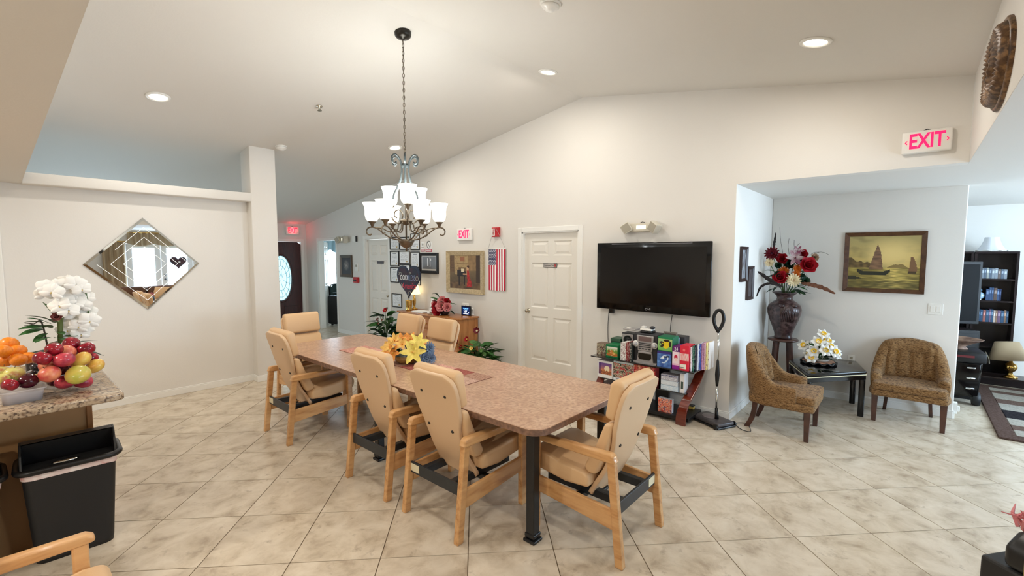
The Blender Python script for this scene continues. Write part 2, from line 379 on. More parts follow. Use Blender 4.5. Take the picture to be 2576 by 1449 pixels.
# closet door down the hall
d=place_door('door_2','closed white six-panel door beside the framed certificates',(XW+.05,D2[1]-.02,0),rz,D2[1]-D2[0]-.04,2.03,.75)
c=empty('door_frame'); c.parent=d; c.location=(-.02,-.05,0); casing(c,D2[1]-D2[0],DH,1)
MB().box(0,.02,0,.12,0,DH).build('jamb',M['trim'],c); MB().box(D2[1]-D2[0]-.02,D2[1]-D2[0],0,.12,0,DH).build('jamb',M['trim'],c)
MB().box(.33,.56,-.006,0,1.55,1.60).build('sign_plate',mat('sign_brown',C(70,58,60),.4),d)
# bedroom doorway with its leaf swung inwards
d=place_door('door_3','white bedroom door standing open at the end of the hall',(XW+.125,D3[1]-.02,0),R(57),.80,2.03,.74)
c=empty('trim_3',(XW,D3[1],0),rz,'white casing around the open bedroom doorway',None,None,'structure'); casing(c,D3[1]-D3[0],DH,1)
MB().box(0,.02,0,.13,0,DH).build('jamb',M['trim'],c); MB().box(D3[1]-D3[0]-.02,D3[1]-D3[0],0,.13,0,DH).build('jamb',M['trim'],c)
# entry door: dark mahogany with an oval leaded glass
M['mahog']=mat('mahogany',C(74,34,32),.3,noise_=[(C(52,22,22),5)],stretch=(8,8,1),coat=.3)
M['glassday']=mat('leaded_glass',C(170,215,225),.3,emit=1.0,emitcol=C(170,222,236))
M['came']=mat('lead_came',C(110,130,140),.35,.8)
t=empty('door_4',(DE[0],YF+.03,0),0,'dark mahogany entry door with an oval leaded glass window',None,None,'structure')
w=DE[1]-DE[0]; ox,oz,ra,rb=w/2,1.18,.235,.52
def oval(a,s=1): return (ox+ra*s*math.cos(a),oz+rb*s*math.sin(a))
n=48; b=MB(); vs=[];fs=[]
sq=[]
for i in range(n):
    a=2*math.pi*i/n; dx,dz=math.cos(a)*ra,math.sin(a)*rb
    k=min((w/2)/abs(dx) if abs(dx)>1e-6 else 9e9,((2.03-oz) if dz>0 else oz)/abs(dz) if abs(dz)>1e-6 else 9e9); sq.append((ox+dx*k,oz+dz*k))
vs=[(x,0,z) for x,z in sq]+[(*oval(2*math.pi*i/n)[:1],0,oval(2*math.pi*i/n)[1]) for i in range(n)]+[(oval(2*math.pi*i/n)[0],.045,oval(2*math.pi*i/n)[1]) for i in range(n)]
fs=[(i,(i+1)%n,n+(i+1)%n,n+i) for i in range(n)]+[(n+i,n+(i+1)%n,2*n+(i+1)%n,2*n+i) for i in range(n)]
b.add(vs,fs); b.build('leaf',M['mahog'],t)
MB().tube([(oval(2*math.pi*i/n,1.06)[0],-.008,oval(2*math.pi*i/n,1.06)[1]) for i in range(n)],.022,8,closed=True).build('oval_moulding',M['mahog'],t,True)
g=MB().add([(ox,.03,oz)]+[(oval(2*math.pi*i/n)[0],.03,oval(2*math.pi*i/n)[1]) for i in range(n)],[(0,i+1,(i+1)%n+1) for i in range(n)]).build('oval_glass',M['glassday'],t)
cm=MB()
for s in (.86,.55): cm.tube([(oval(2*math.pi*i/n,s)[0],.026,oval(2*math.pi*i/n,s)[1]) for i in range(n)],.005,5,closed=True)
for i in range(16):
    a=2*math.pi*i/16; p,q=oval(a,.55),oval(a+.12,.99); cm.tube([(p[0],.026,p[1]),(*[(p[0]+q[0])/2+.015],.026,(p[1]+q[1])/2),(q[0],.026,q[1])],.004,4)
for i in range(8):
    a=2*math.pi*i/8; p,q=oval(a,.1),oval(a+.4,.55); cm.tube([(p[0],.026,p[1]),((p[0]+q[0])/2-.02,.026,(p[1]+q[1])/2+.03),(q[0],.026,q[1])],.004,4)
cm.build('leading',M['came'],g)
for x0,x1 in ((.12,.42),(.51,.81)): MB().box(x0,x1,-.012,.0,.16,.52).build('door_panel',M['mahog'],t,bevel=.01,seg=2)
c=empty('door_frame'); c.parent=t; c.location=(0,-.03,0); casing(c,w,2.035,1)
# bedroom window, blown out by daylight
M['sheer']=mat('sheer_daylight',C(235,248,250),.8,emit=7,emitcol=C(205,232,252))
M['daypane']=mat('daylit_glass',C(225,240,250),.2,emit=13,emitcol=C(200,226,250))
M['wframe']=mat('window_vinyl',C(235,238,238),.4)
def window(name,lab,x0,x1,z0,z1,y,nx=2,nz=1,dirn=-1,em='sheer'):
    t=empty(name,(x0,y,z0),0,lab,None,None,'structure'); w,h=x1-x0,z1-z0
    for i in range(nx):
        for j in range(nz): MB().box(w*i/nx+.02,w*(i+1)/nx-.02,.05,.06,h*j/nz+.02,h*(j+1)/nz-.02).build('pane',M[em],t)
    f=MB().box(0,.03,.02,.08,0,h).box(w-.03,w,.02,.08,0,h).box(0,w,.02,.08,0,.03).box(0,w,.02,.08,h-.03,h)
    for i in range(1,nx): f.box(w*i/nx-.02,w*i/nx+.02,.02,.08,0,h)
    for j in range(1,nz): f.box(0,w,.02,.08,h*j/nz-.02,h*j/nz+.02)
    f.build('window_frame',M['wframe'],t); return t
wb=window('window_1','bright bedroom window behind a scalloped valance',5.35,6.7,.7,2.05,BY,2,1)
window('window_added','added glowing window behind the mirror wall, out of sight',.5,1.9,.8,2.0,YF,2,1)  # no known window here; added so its glow tints the ceiling over the ledge
window('window_2','wide living room window out of the picture on the right',6.0,8.4,.7,2.1,W2-.1,3,1,em='daypane')
# french patio doors reflected in the mirror
t=empty('door_5',(2.5,W2-.06,0),0,'white french patio doors seen in the diamond mirror',None,None,'structure')
for k in range(2):
    x=.02+k*.815
    lf=MB().box(x,x+.14,-.02,.03,.02,2.04).box(x+.655,x+.795,-.02,.03,.02,2.04).box(x+.14,x+.655,-.02,.03,.02,.28).box(x+.14,x+.655,-.02,.03,1.93,2.04).build('leaf',M['wframe'],t)
    MB().box(x+.14,x+.655,0,.01,.28,1.93).build('pane',M['daypane'],lf)
for z in (.98,1.12): MB().ball((.9,.06,z),.03,10).build('door_knob',M['blackmetal'],t,True)
# ================= LAMPS AND CEILING FITTINGS =================
M['lens']=mat('lamp_lens',C(255,250,238),.5,emit=9,emitcol=C(255,246,226))
M['bronze']=mat('bronze_metal',C(96,86,74),.38,.85,noise_=[(C(128,116,100),14)])
M['verdigris']=mat('painted_grey_green_metal',C(58,64,64),.5,.2)
M['shade']=mat('frosted_glass_shade',C(255,252,240),.4,emit=.75,emitcol=C(255,250,238))
def tilt(y): return (math.atan(.16)*-1 if y>RID else math.atan(.175),0,0)
def can(x,y,lab,z=None,power=8.5):
    zz=ct(y) if z is None else z; rot=tilt(y) if z is None else (0,0,0)
    t=empty('recessed_light',(x,y,zz),0,lab,'ceiling light','recessed ceiling lights',rot=rot)
    MB().lathe([(.072,-.002),(.078,-.012),(.1,-.01),(.104,0)],28).build('trim_ring',M['white'],t,True)
    MB().lathe([(0,-.006),(.06,-.008),(.075,-.004)],28).build('lens',M['lens'],t,True)
    l=light('AREA','can_lamp',(0,0,-.03),power,WARM,.15,parent=t)
    return t
can(1.162,5.708,'recessed light nearest the plant ledge'); can(3.952,5.746,'recessed light behind the chandelier chain')
can(3.98,2.99,'recessed light by the ceiling ridge right of the chandelier'); can(3.945,.586,'recessed light at the upper right nearest the exit sign')
can(1.1,3.0,'added unseen recessed light above the table end, outside the picture'); can(1.1,.5,'added unseen recessed light right above the photographer, outside the picture')  # two lamps out of view, added to brighten the room
can(-1.4,4.2,'added unseen recessed kitchen light over the island, outside the picture',2.44,26); can(-1.4,1.0,'added unseen recessed kitchen light near the camera, outside the picture',2.44,26)  # unseen kitchen lamps, added to lighten the soffit
def smoke(x,y,lab):
    t=empty('smoke_detector',(x,y,ct(y)),0,lab,'smoke detector','smoke detectors',rot=tilt(y))
    MB().lathe([(.075,0),(.075,-.012)],24).build('base',M['white'],t)
    MB().lathe([(.062,-.012),(.064,-.024),(.052,-.036),(.034,-.04),(.03,-.05),(0,-.052)],24).build('cover',M['white'],t,True)
smoke(2.628,6.449,'white smoke detector beside the pier'); smoke(2.669,1.985,'white smoke detector at the top edge of the picture')
t=empty('fire_sprinkler',(2.505,5.09,ct(5.09)),0,'small fire sprinkler head on the sloped ceiling','sprinkler',rot=tilt(5))
MB().lathe([(.035,0),(.035,-.006),(.012,-.012),(.01,-.03),(.014,-.034)],16).build('body',M['nickel'],t,True)
MB().lathe([(0,-.05),(.022,-.05),(.024,-.053),(0,-.054)],14).build('deflector',M['nickel'],t)
MB().tube([(.012,0,-.03),(.016,0,-.042),(.004,0,-.05)],.002,5).tube([(-.012,0,-.03),(-.016,0,-.042),(-.004,0,-.05)],.002,5).build('frame_arm',M['nickel'],t)
# ---------------- chandelier ----------------
CX,CY=2.46,3.43; CZ=ct(CY)
ch=empty('chandelier',(CX,CY,0),R(41.3),'bronze nine-light chandelier with frosted bell shades above the table','chandelier')
MB().lathe([(.0,CZ-.062),(.012,CZ-.06),(.02,CZ-.052),(.055,CZ-.045),(.07,CZ-.028),(.073,CZ-.008),(.07,CZ+.012)],28).build('canopy',mat('dark_bronze',C(52,50,46),.3,.8),ch,True)
links=MB(); z=CZ-.06; k=0
while z>2.665:
    a=(k%2)*math.pi/2
    links.tube([(math.cos(a)*.0085*math.cos(q),math.sin(a)*.0085*math.cos(q),z-.02+.02*math.sin(q)) for q in [2*math.pi*i/10 for i in range(10)]],.0026,5,closed=True); z-=.0315; k+=1
links.build('chain',M['bronze'],ch,True)
MB().tube([(.004*math.sin(i*1.7),.004*math.cos(i*1.3),CZ-.06-(CZ-.06-2.6)*i/24) for i in range(25)],.0022,5).build('cord',mat('cord_brown',C(70,62,54),.6),ch)
MB().tube([(.026*math.cos(q),0,2.635+.032*math.sin(q)) for q in [2*math.pi*i/20 for i in range(20)]],.0045,6,closed=True).build('hanging_ring',M['bronze'],ch,True)
MB().cyl((0,0,2.60),(0,0,1.84),.0075,n=10).build('stem',M['bronze'],ch,True)
def sp(pts,n=8):
    P=[Vector(p) for p in pts]; P=[2*P[0]-P[1]]+P+[2*P[-1]-P[-2]]; out=[]
    for i in range(1,len(P)-2):
        for q in range(n):
            t=q/n; a,b_,c,d=P[i-1],P[i],P[i+1],P[i+2]
            out.append(.5*((2*b_)+(c-a)*t+(2*a-5*b_+4*c-d)*t*t+(3*b_-a-3*c+d)*t**3))
    out.append(P[-2]); return out
def rad(pts,a): return [(r*math.cos(a),r*math.sin(a),z) for r,z in pts]
# upper ribs with curled tops that sweep down to the upper arms
for i in range(6):
    a=2*math.pi*i/6+R(12)
    MB().tube(sp(rad([(.085,2.545),(.1,2.53),(.122,2.545),(.126,2.585),(.098,2.608),(.066,2.59),(.042,2.55),(.034,2.48),(.045,2.41),(.07,2.34),(.11,2.27),(.125,2.21)],a)),[.0085]*89,8).build('upper_rib',M['verdigris'],ch,True)
MB().lathe([(.033,2.50),(.04,2.51),(.04,2.525),(.033,2.535)],20).build('collar',M['verdigris'],ch,True)
SH=[(.022,0),(.04,.004),(.056,.025),(.062,.06),(.062,.1),(.068,.135),(.083,.165),(.08,.165),(.065,.137),(.058,.1),(.058,.06),(.05,.025)]
def shade_unit(r,a,z):
    x,y=r*math.cos(a),r*math.sin(a)
    MB().lathe([(.006,-.05),(.012,-.04),(.018,-.022),(.034,-.006),(.036,0)],18,(x,y,z)).build('shade_fitter',M['bronze'],ch,True)
    MB().lathe(SH,24,(x,y,z)).build('lamp_shade',M['shade'],ch,True)
    light('POINT','bulb',(x,y,z+.19),3.1,COOL,.05,parent=ch)
for i in range(6):
    a=2*math.pi*i/6+R(38)
    MB().tube(sp(rad([(.02,1.865),(.06,1.862),(.13,1.878),(.19,1.915),(.24,1.955),(.285,1.975),(.325,1.97),(.345,1.945),(.338,1.915),(.315,1.905),(.302,1.915)],a)),.0065,7).build('lower_arm',M['bronze'],ch,True)
    MB().tube(sp(rad([(.04,2.03),(.065,2.0),(.075,1.96),(.11,1.935),(.16,1.94),(.21,1.965),(.285,1.972)],a)),.0055,7).build('scroll_arm',M['bronze'],ch,True)
    shade_unit(.295,a,2.025)
for i in range(3):
    a=2*math.pi*i/3+R(200)
    MB().tube(sp(rad([(.04,2.045),(.03,2.09),(.06,2.13),(.10,2.12),(.11,2.08),(.085,2.06)],a)),.0055,7).build('scroll_arm',M['bronze'],ch,True)
    MB().tube(sp(rad([(.02,2.03),(.06,2.01),(.11,2.03),(.135,2.07),(.145,2.12)],a)),.006,7).build('upper_arm',M['bronze'],ch,True)
    shade_unit(.145,a,2.17)
MB().lathe([(.012,1.995),(.03,2.005),(.055,2.022),(.06,2.034),(.05,2.042),(.02,2.05)],24).build('hub',M['bronze'],ch,True)
MB().lathe([(0,1.755),(.008,1.765),(.007,1.785),(.02,1.79),(.05,1.81),(.058,1.828),(.07,1.845),(.072,1.858),(.02,1.868)],28).build('bottom_bowl',M['bronze'],ch,True)
# ================= DINING TABLE =================
M['lam']=mat('brown_laminate',C(200,162,132),.3,noise_=[(C(178,138,108),16),(C(208,174,146),7),(C(168,128,102),40)],coords='World',lo=.42,hi=.66,det=5,coat=.15)
M['lamedge']=mat('worn_laminate_edge',C(142,108,88),.5,noise_=[(C(110,84,70),40)],coords='World')
tb=empty('dining_table',(0,0,0),0,'long brown laminate table on black metal legs in the middle of the room','table')
TX0,TX1,TY0,TY1=1.925,3.02,1.50,5.08
def rrect(x0,x1,y0,y1,r,n=6):
    out=[]
    for cx,cy,a0 in ((x1-r,y0+r,-90),(x1-r,y1-r,0),(x0+r,y1-r,90),(x0+r,y0+r,180)):
        out+=[(cx+r*math.cos(R(a0+90*i/n)),cy+r*math.sin(R(a0+90*i/n))) for i in range(n+1)]
    return out
MB().prism(rrect(TX0,TX1,TY0,TY1,.11),'z',.715,.75).build('tabletop',M['lam'],tb,bevel=.003,seg=2)
MB().prism(rrect(TX0-.0015,TX1+.0015,TY0-.0015,TY1+.0015,.11),'z',.711,.746).build('edge_band',M['lamedge'],tb)
for x in (2.063,2.88):
    for y in (1.645,3.304,4.95):
        lg=MB().box(x-.03,x+.03,y-.03,y+.03,.02,.711).build('leg',M['black'],tb,bevel=.006,seg=2)
        MB().box(x-.036,x+.036,y-.036,y+.036,.03,.055).box(x-.043,x+.043,y-.043,y+.043,0,.02).build('foot',M['black'],lg,bevel=.006,seg=2)
MB().box(2.05,2.9,1.62,1.65,.65,.711).box(2.05,2.9,4.93,4.96,.65,.711).box(2.88,2.9,1.65,4.93,.65,.711).box(2.06,2.08,1.65,4.93,.66,.711).build('apron',M['blackmetal'],tb)
# ================= GERIATRIC ARMCHAIRS =================
def make_chair():
    t=empty('dining_armchair',(0,0,0),0)
    hw=.262
    for s in (1,-1):
        y=s*hw
        q=MB(); q.add([(dx+(.0 if z==0 else .062),y+dy,z) for z in (0,.59) for dx in(-.02,.028) for dy in(-.02,.02)],[(0,1,3,2),(4,6,7,5),(0,4,5,1),(2,3,7,6),(0,2,6,4),(1,5,7,3)])
        q.build('rear_leg',M['maple'],t,bevel=.006,seg=2)
        MB().box(.575,.625,y-.02,y+.02,0,.59).build('front_leg',M['maple'],t,bevel=.006,seg=2)
        MB().prism([(.03,.588),(.04,.60),(.045,.622),(.065,.634),(.2,.63),(.62,.62),(.645,.605),(.645,.585),(.62,.58),(.06,.58)],'y',y-.025,y+.025).build('armrest',M['maple'],t,bevel=.01,seg=3)
        MB().prism([(.05,.20),(.05,.315),(.58,.345),(.58,.245)],'y',y-.012,y+.012).build('side_rail',M['maple'],t,bevel=.005,seg=2)
    # metal underframe
    MB().box(.035,.05,-.25,.25,.27,.345).build('rear_plate',M['blackmetal'],t,bevel=.003,seg=2)
    MB().box(.05,.58,-.16,-.12,.28,.33).box(.05,.58,.12,.16,.28,.33).box(.30,.34,-.25,.25,.25,.29).build('underframe',M['blackmetal'],t,bevel=.004,seg=2)
    # curved back shell
    path=sp([(.25,0,.285),(.212,0,.36),(.152,0,.47),(.105,0,.60),(.075,0,.72),(.04,0,.86),(-.005,0,1.0)],5); n=len(path)
    hwid=lambda s: (.185+.0*s if s<.1 else 0) if False else .188-.03*math.sin(min(1,s/.62)*math.pi)+.032*smooth(.45,.85,s)
    b=MB(); cols=10
    L=[0]
    for i in range(1,n): L.append(L[-1]+(path[i]-path[i-1]).length)
    T=L[-1]; rows=[]
    for i,p in enumerate(path):
        s=L[i]/T; w=hwid(s); top=T-L[i]; rr=.085
        if top<rr: w=w-rr+rr*math.sqrt(max(0,1-((rr-top)/rr)**2))
        bt=L[i]; r2=.04
        if bt<r2: w=w-r2+r2*math.sqrt(max(0.05,1-((r2-bt)/r2)**2))
        rows.append((p,w))
    vs=[];fs=[]
    for side in (0,1):
        for i,(p,w) in enumerate(rows):
            tg=(path[min(i+1,n-1)]-path[max(i-1,0)]).normalized(); nn=Vector((tg.z,0,-tg.x))
            for c in range(cols+1):
                y=-w+2*w*c/cols; bow=.007*(1-(2*c/cols-1)**2)
                q=p+nn*(side*.028-bow)
                vs.append((q.x,y,q.z))
    k=cols+1; o2=n*k
    for i in range(n-1):
        for c in range(cols):
            fs.append((i*k+c,i*k+c+1,(i+1)*k+c+1,(i+1)*k+c)); fs.append((o2+i*k+c,o2+(i+1)*k+c,o2+(i+1)*k+c+1,o2+i*k+c+1))
        fs.append((i*k,(i+1)*k,o2+(i+1)*k,o2+i*k)); fs.append((i*k+cols,o2+i*k+cols,o2+(i+1)*k+cols,(i+1)*k+cols))
    for c in range(cols): fs.append((c,o2+c,o2+c+1,c+1)); e=(n-1)*k; fs.append((e+c,e+c+1,o2+e+c+1,o2+e+c))
    sh=b.add(vs,fs).build('back_shell',M['shellvinyl'],t,True,bevel=.007,seg=3)
    for s in (.84,.56):
        for y in (-.115,.115):
            i=int(s*(n-1)); p=path[i]; tg=(path[i+1]-path[i-1]).normalized(); nn=Vector((tg.z,0,-tg.x))
            q=p-nn*.003; q.y=y; MB().cyl(q,q-nn*.006,.011,.009,10).build('bolt',M['black'],sh)
    def cushion(name,prof,hw,bev):
        return MB().prism(prof,'y',-hw,hw).build(name,M['vinyl'],t,bevel=bev,seg=4)
    cushion('head_cushion',[(.088,.785),(.152,.80),(.118,1.0),(.096,1.03),(.04,1.022),(.03,.995)],.208,.024)
    cushion('lumbar_cushion',[(.092,.778),(.15,.765),(.2,.64),(.285,.475),(.262,.44),(.205,.44),(.135,.6)],.208,.024)
    cushion('seat_cushion',[(.235,.36),(.235,.43),(.27,.455),(.45,.47),(.6,.498),(.665,.49),(.685,.45),(.67,.39),(.61,.37),(.4,.345)],.234,.03)
    return t
chair0=make_chair()
sticker=mat('serial_sticker',C(222,212,180),.5)
spots=[(1.738,2.22,0,'tan vinyl armchair nearest the camera on the long side of the table',1),
 (1.73,2.955,0,'tan vinyl armchair second from the near end, back turned to the camera',0),
 (1.672,4.43,0,'tan vinyl armchair at the far left corner of the table beside the pier',1),
 (2.455,1.125,90,'tan vinyl armchair at the near end of the table facing away',1),
 (2.42,5.62,-90,'tan vinyl armchair at the far end of the table in front of the hall',0),
 (3.31,3.858,180,'tan vinyl armchair in front of the dresser, right one of the pair',0),
 (3.30,4.446,180,'tan vinyl armchair in front of the dresser, left one of the pair',0),
 (-.44,2.165,0,'tan vinyl armchair cut off at the lower left corner by the black bin',0)]
for i,(x,y,a,lab,stk) in enumerate(spots):
    o=chair0 if i==0 else copy_tree(chair0)
    o.location=(x,y,0); o.rotation_euler=(0,0,R(a)); tag(o,lab,'chair','tan geriatric dining armchairs')
    if i==0: chairs=[o]
    else: chairs.append(o)
for o,s in zip(chairs,[s[4] for s in spots]):
    if s:
        sg=1 if spots[chairs.index(o)][2]==0 else -1
        k=MB().box(.033,.035,sg*.20-.045,sg*.20+.045,.285,.335).build('serial_sticker',sticker,o)
# ================= THINGS ON THE TELEVISION WALL =================
def WP(px,py,x=XW): return at(px,py,'x',x)
def wrect(l,t,r,b,x=XW):
    """pixel rectangle on a plane x=const -> centre y, bottom z, width, height"""
    a=WP(l,(t+b)/2,x); c=WP(r,(t+b)/2,x); m=(l+r)/2; T=WP(m,t,x); B=WP(m,b,x)
    return (a.y+c.y)/2,B.z,abs(a.y-c.y),T.z-B.z
RW=R(-90)
M['frameblk']=mat('black_frame',C(30,27,27),.35); M['glasspic']=mat('picture_glass',C(30,32,36),.08)
def onwall(name,l,t,r,b,lab,cat,group=None,x=XW):
    y,z,w,h=wrect(l,t,r,b,x); e=empty(name,(x,y,z),RW,lab,cat,group); return e,w,h
def frame_(e,w,h,fw,d,m,mat_in=None,name='frame'):
    """four mitred-looking rails in local XZ, front at y=-d"""
    b=MB()
    for (p0,p1,q0,q1) in (((-w/2,0),(w/2,0),(w/2-fw,fw),(-w/2+fw,fw)),((w/2,0),(w/2,h),(w/2-fw,h-fw),(w/2-fw,fw)),((w/2,h),(-w/2,h),(-w/2+fw,h-fw),(w/2-fw,h-fw)),((-w/2,h),(-w/2,0),(-w/2+fw,fw),(-w/2+fw,h-fw))):
        vs=[(p0[0],0,p0[1]),(p1[0],0,p1[1]),(q0[0],0,q0[1]),(q1[0],0,q1[1])]
        vs+=[(x,-d*(1 if k<2 else .55),z) for k,(x,_,z) in enumerate(vs)]
        b.add(vs,[(0,1,2,3),(4,7,6,5),(0,4,5,1),(1,5,6,2),(2,6,7,3),(3,7,4,0)])
    return b.build(name,m,e,bevel=.003,seg=2)
# television
e,w,h=onwall('television',1502,609,1789,787,'large flat black television hanging on the wall','television',x=XW-.09)
MB().box(-.25,.25,.02,.09,.2,h-.2).build('wall_mount',M['blackmetal'],e)
MB().box(-w/2,w/2,-.005,.03,0,h).build('housing',M['gloss'],e,bevel=.008,seg=3)
MB().box(-w/2+.05,w/2-.05,-.0075,-.004,.075,h-.055).build('screen',mat('screen_off',C(14,12,12),.12,spec=.4),e)
MB().box(-w/2+.2,w/2-.2,-.0085,-.005,h-.02,h-.014).build('bezel_highlight',mat('bezel_highlight_grey',C(120,120,125),.1),e)  # light caught on the top bezel, painted as a grey strip
lgo=text('maker_mark','LG',.028,mat('logo_grey',C(205,205,205),.4),face(.012,-.0085,.036,'-y'),e,.0004)
MB().tube([(-.026+.012*math.cos(q),-.0085,.036+.012*math.sin(q)) for q in [2*math.pi*i/16 for i in range(16)]],.0022,5,closed=True).build('logo_ring',mat('logo_dot',C(205,205,205),.4),e)
def cord(name,pts,r,m,lab,cat='cord',group=None): return tag(MB().tube(sp(pts,6),r,6).build(name,m,None,True),lab,cat,group)
a=WP(1532,778,4.965); bb=WP(1529,825,4.965); cc=WP(1530,868,4.95)
cord('power_cord',[(4.965,a.y,a.z),(4.967,bb.y,bb.z),(4.955,cc.y,cc.z),(4.93,cc.y-.03,.62)],.004,M['black'],'black cord hanging below the left end of the television')
a=WP(1691,793,4.965); bb=WP(1688,825,4.95)
cord('video_cable_run',[(4.965,a.y,a.z),(4.96,bb.y+.01,bb.z),(4.94,bb.y,.72)],.004,M['black'],'black cord dropping from the right half of the television')
e,w,h=onwall('receiver_box',1531,777,1543,788,'tiny black box clipped under the television','box',x=XW-.06)
MB().box(-w/2,w/2,0,.03,0,h).build('case',M['black'],e,bevel=.004); MB().box(-w/4,w/4,-.002,0,h*.3,h*.7).build('window',M['gloss'],e)
# emergency lights
M['ivory']=mat('ivory_plastic',C(212,206,190),.45); M['lampgrey']=mat('lamp_lens_grey',C(168,160,142),.3)
def emergency(l,t,r,b,lab):
    e,w,h=onwall('emergency_light',l,t,r,b,lab,'emergency light','twin-head emergency lights')
    MB().prism([(-w*.42,h*.2),(w*.42,h*.2),(w*.36,h*.85),(-w*.36,h*.85)],'y',-.05,0).build('housing',M['ivory'],e,bevel=.01,seg=3)
    MB().box(-w*.12,w*.12,-.055,-.05,h*.4,h*.68).build('test_window',mat('lit_window',C(255,252,225),.3,emit=.5),e)
    MB().tube([(-.03,-.02,h*.86),(0,-.02,h*.95),(.03,-.02,h*.9)],.004,6).build('wire',M['black'],e)
    for s,a in ((-1,38),(1,-30)):
        Mx=Matrix.Translation((s*w*.36,-.075,h*.5))@Matrix.Rotation(R(a*.6),4,'Z')@Matrix.Rotation(R(s*33),4,'Y')
        k=MB().box(-.055,.055,-.045,.045,-.055,.055,0,Mx).build('lamp_head',M['ivory'],e,bevel=.008,seg=3)
        MB().box(-.046,.046,-.048,-.045,-.046,.046,0,Mx).build('head_lens',M['lampgrey'],k)
emergency(1570,557,1668,590,'ivory twin-head emergency light above the television'); emergency(855,592,880,615,'twin-head emergency light above the bedroom doorway casing')
# exit signs
M['exitred']=mat('exit_letters',C(240,20,80),.4,emit=.75,emitcol=C(255,20,90))
def exit_sign(e,w,h,glow=None):
    MB().box(-w/2,w/2,-.045,0,0,h).build('housing',M['white'],e,bevel=.012,seg=3)
    m=glow or M['exitred']
    text('letters','EXIT',h*.92,m,face(0,-.0462,h*.5,'-y'),e,.001,.60*w/.3/(h/.19),bold=h*.022)
    for s in (-1,1):
        x=s*w*.43; MB().tube([(x-s*.012,-.047,h*.42),(x,-.047,h*.5),(x-s*.012,-.047,h*.58)],.0035,5).build('chevron',m,e)
    MB().tube([(-.02,-.02,h),(0,-.02,h+.008),(.02,-.02,h)],.004,6).build('hook',M['black'],e)
e,w,h=onwall('exit_sign',1154,575,1190,605,'white exit sign above the framed painting, between chandelier and flag','sign','illuminated exit signs'); exit_sign(e,w,h)
a=WP(2273,344,4.965); c=WP(2395,318,4.965)
e=empty('exit_sign',(XW,(a.y+c.y)/2,2.545),RW,'large white exit sign high on the wall at the upper right','sign','illuminated exit signs'); exit_sign(e,.30,.175)
e=empty('exit_sign',(4.66,YF,2.20),0,'glowing red exit sign above the entry door','sign','illuminated exit signs')
exit_sign(e,.30,.19,mat('exit_letters_hall',C(255,50,70),.4,emit=1.2,emitcol=C(255,40,60)))
light('POINT','exit_glow',(0,-.1,.1),.5,(1,.1,.12),.05,parent=e)
# fire alarm strobe with the flag's hanging cord over it
M['firered']=mat('fire_red',C(190,28,34),.4)
e,w,h=onwall('alarm_strobe',1241,572,1259,596,'red fire alarm strobe with a white lens above the flag','alarm')
MB().box(-w/2,w/2,-.04,0,0,h).build('housing',M['firered'],e,bevel=.006); MB().box(-w/2+.005,-w*.02,-.046,-.04,h*.12,h*.88).build('lens',M['white'],e,bevel=.004)
MB().box(-w*.36,-w*.3,-.0475,-.046,h*.2,h*.8).box(-w*.2,-w*.14,-.0475,-.046,h*.2,h*.8).build('marking',M['firered'],e)
e,w,h=onwall('pull_station',893,697,904,711,'small red fire pull station in the hall','alarm'); 
MB().box(-w/2,w/2,-.045,0,0,h).build('housing',M['firered'],e,bevel=.006); MB().box(-w*.35,w*.2,-.055,-.045,h*.3,h*.55).build('pull_bar',M['black'],e)
e,w,h=onwall('wall_sensor',889,594,899,608,'white door sensor with a dark edge beside the emergency light','sensor')
MB().box(-w/2,w*.3,-.03,0,0,h).build('case',M['white'],e,bevel=.004); MB().box(w*.3,w/2,-.028,0,0,h).build('cover',M['softblack'],e)
e,w,h=onwall('thermostat',895,663,902,682,'slim white thermostat below the hall picture','thermostat')
MB().box(-w/2,w/2,-.02,0,0,h).build('case',M['white'],e,bevel=.004); MB().box(-w*.3,w*.3,-.022,-.02,h*.55,h*.85).build('display',M['lampgrey'],e)
# american flag hung vertically from a rod
e,w,h=onwall('flag_banner',1229,626,1272,731,'small american flag hanging vertically from a white rod','flag',x=XW-.012)
def flagfn(u,v):
    if u<.44 and v>.615:
        a=u/.44*6.0; b_=(v-.615)/.385*11; i=int(b_); 
        x=(a-(.5 if i%2 else 0))%1; y=b_%1
        return (240,240,245) if (x-.5)**2+(y-.5)**2*.55<.062 else (34,38,84)
    return (196,30,62) if int(u*13)%2==0 else (248,246,244)
def wavy(o):
    for v_ in o.data.vertices: v_.co.y+=.006*math.sin(v_.co.x*30+v_.co.z*2)-.004
    return o
wavy(pr('cloth',w,h*.985,flagfn,78,110,e,vcmat('flag_cloth',.8)))
MB().cyl((-w/2-.012,-.006,h),(w/2+.012,-.006,h),.007,n=10).build('rod',M['white'],e,True)
MB().tube([(-w/2,-.006,h),(-.03,-.042,h+.265),(.012,-.044,h+.30),(.05,-.042,h+.265),(w/2,-.006,h)],.0025,5).build('hanging_cord',mat('grey_cord',C(170,165,160),.6),e)
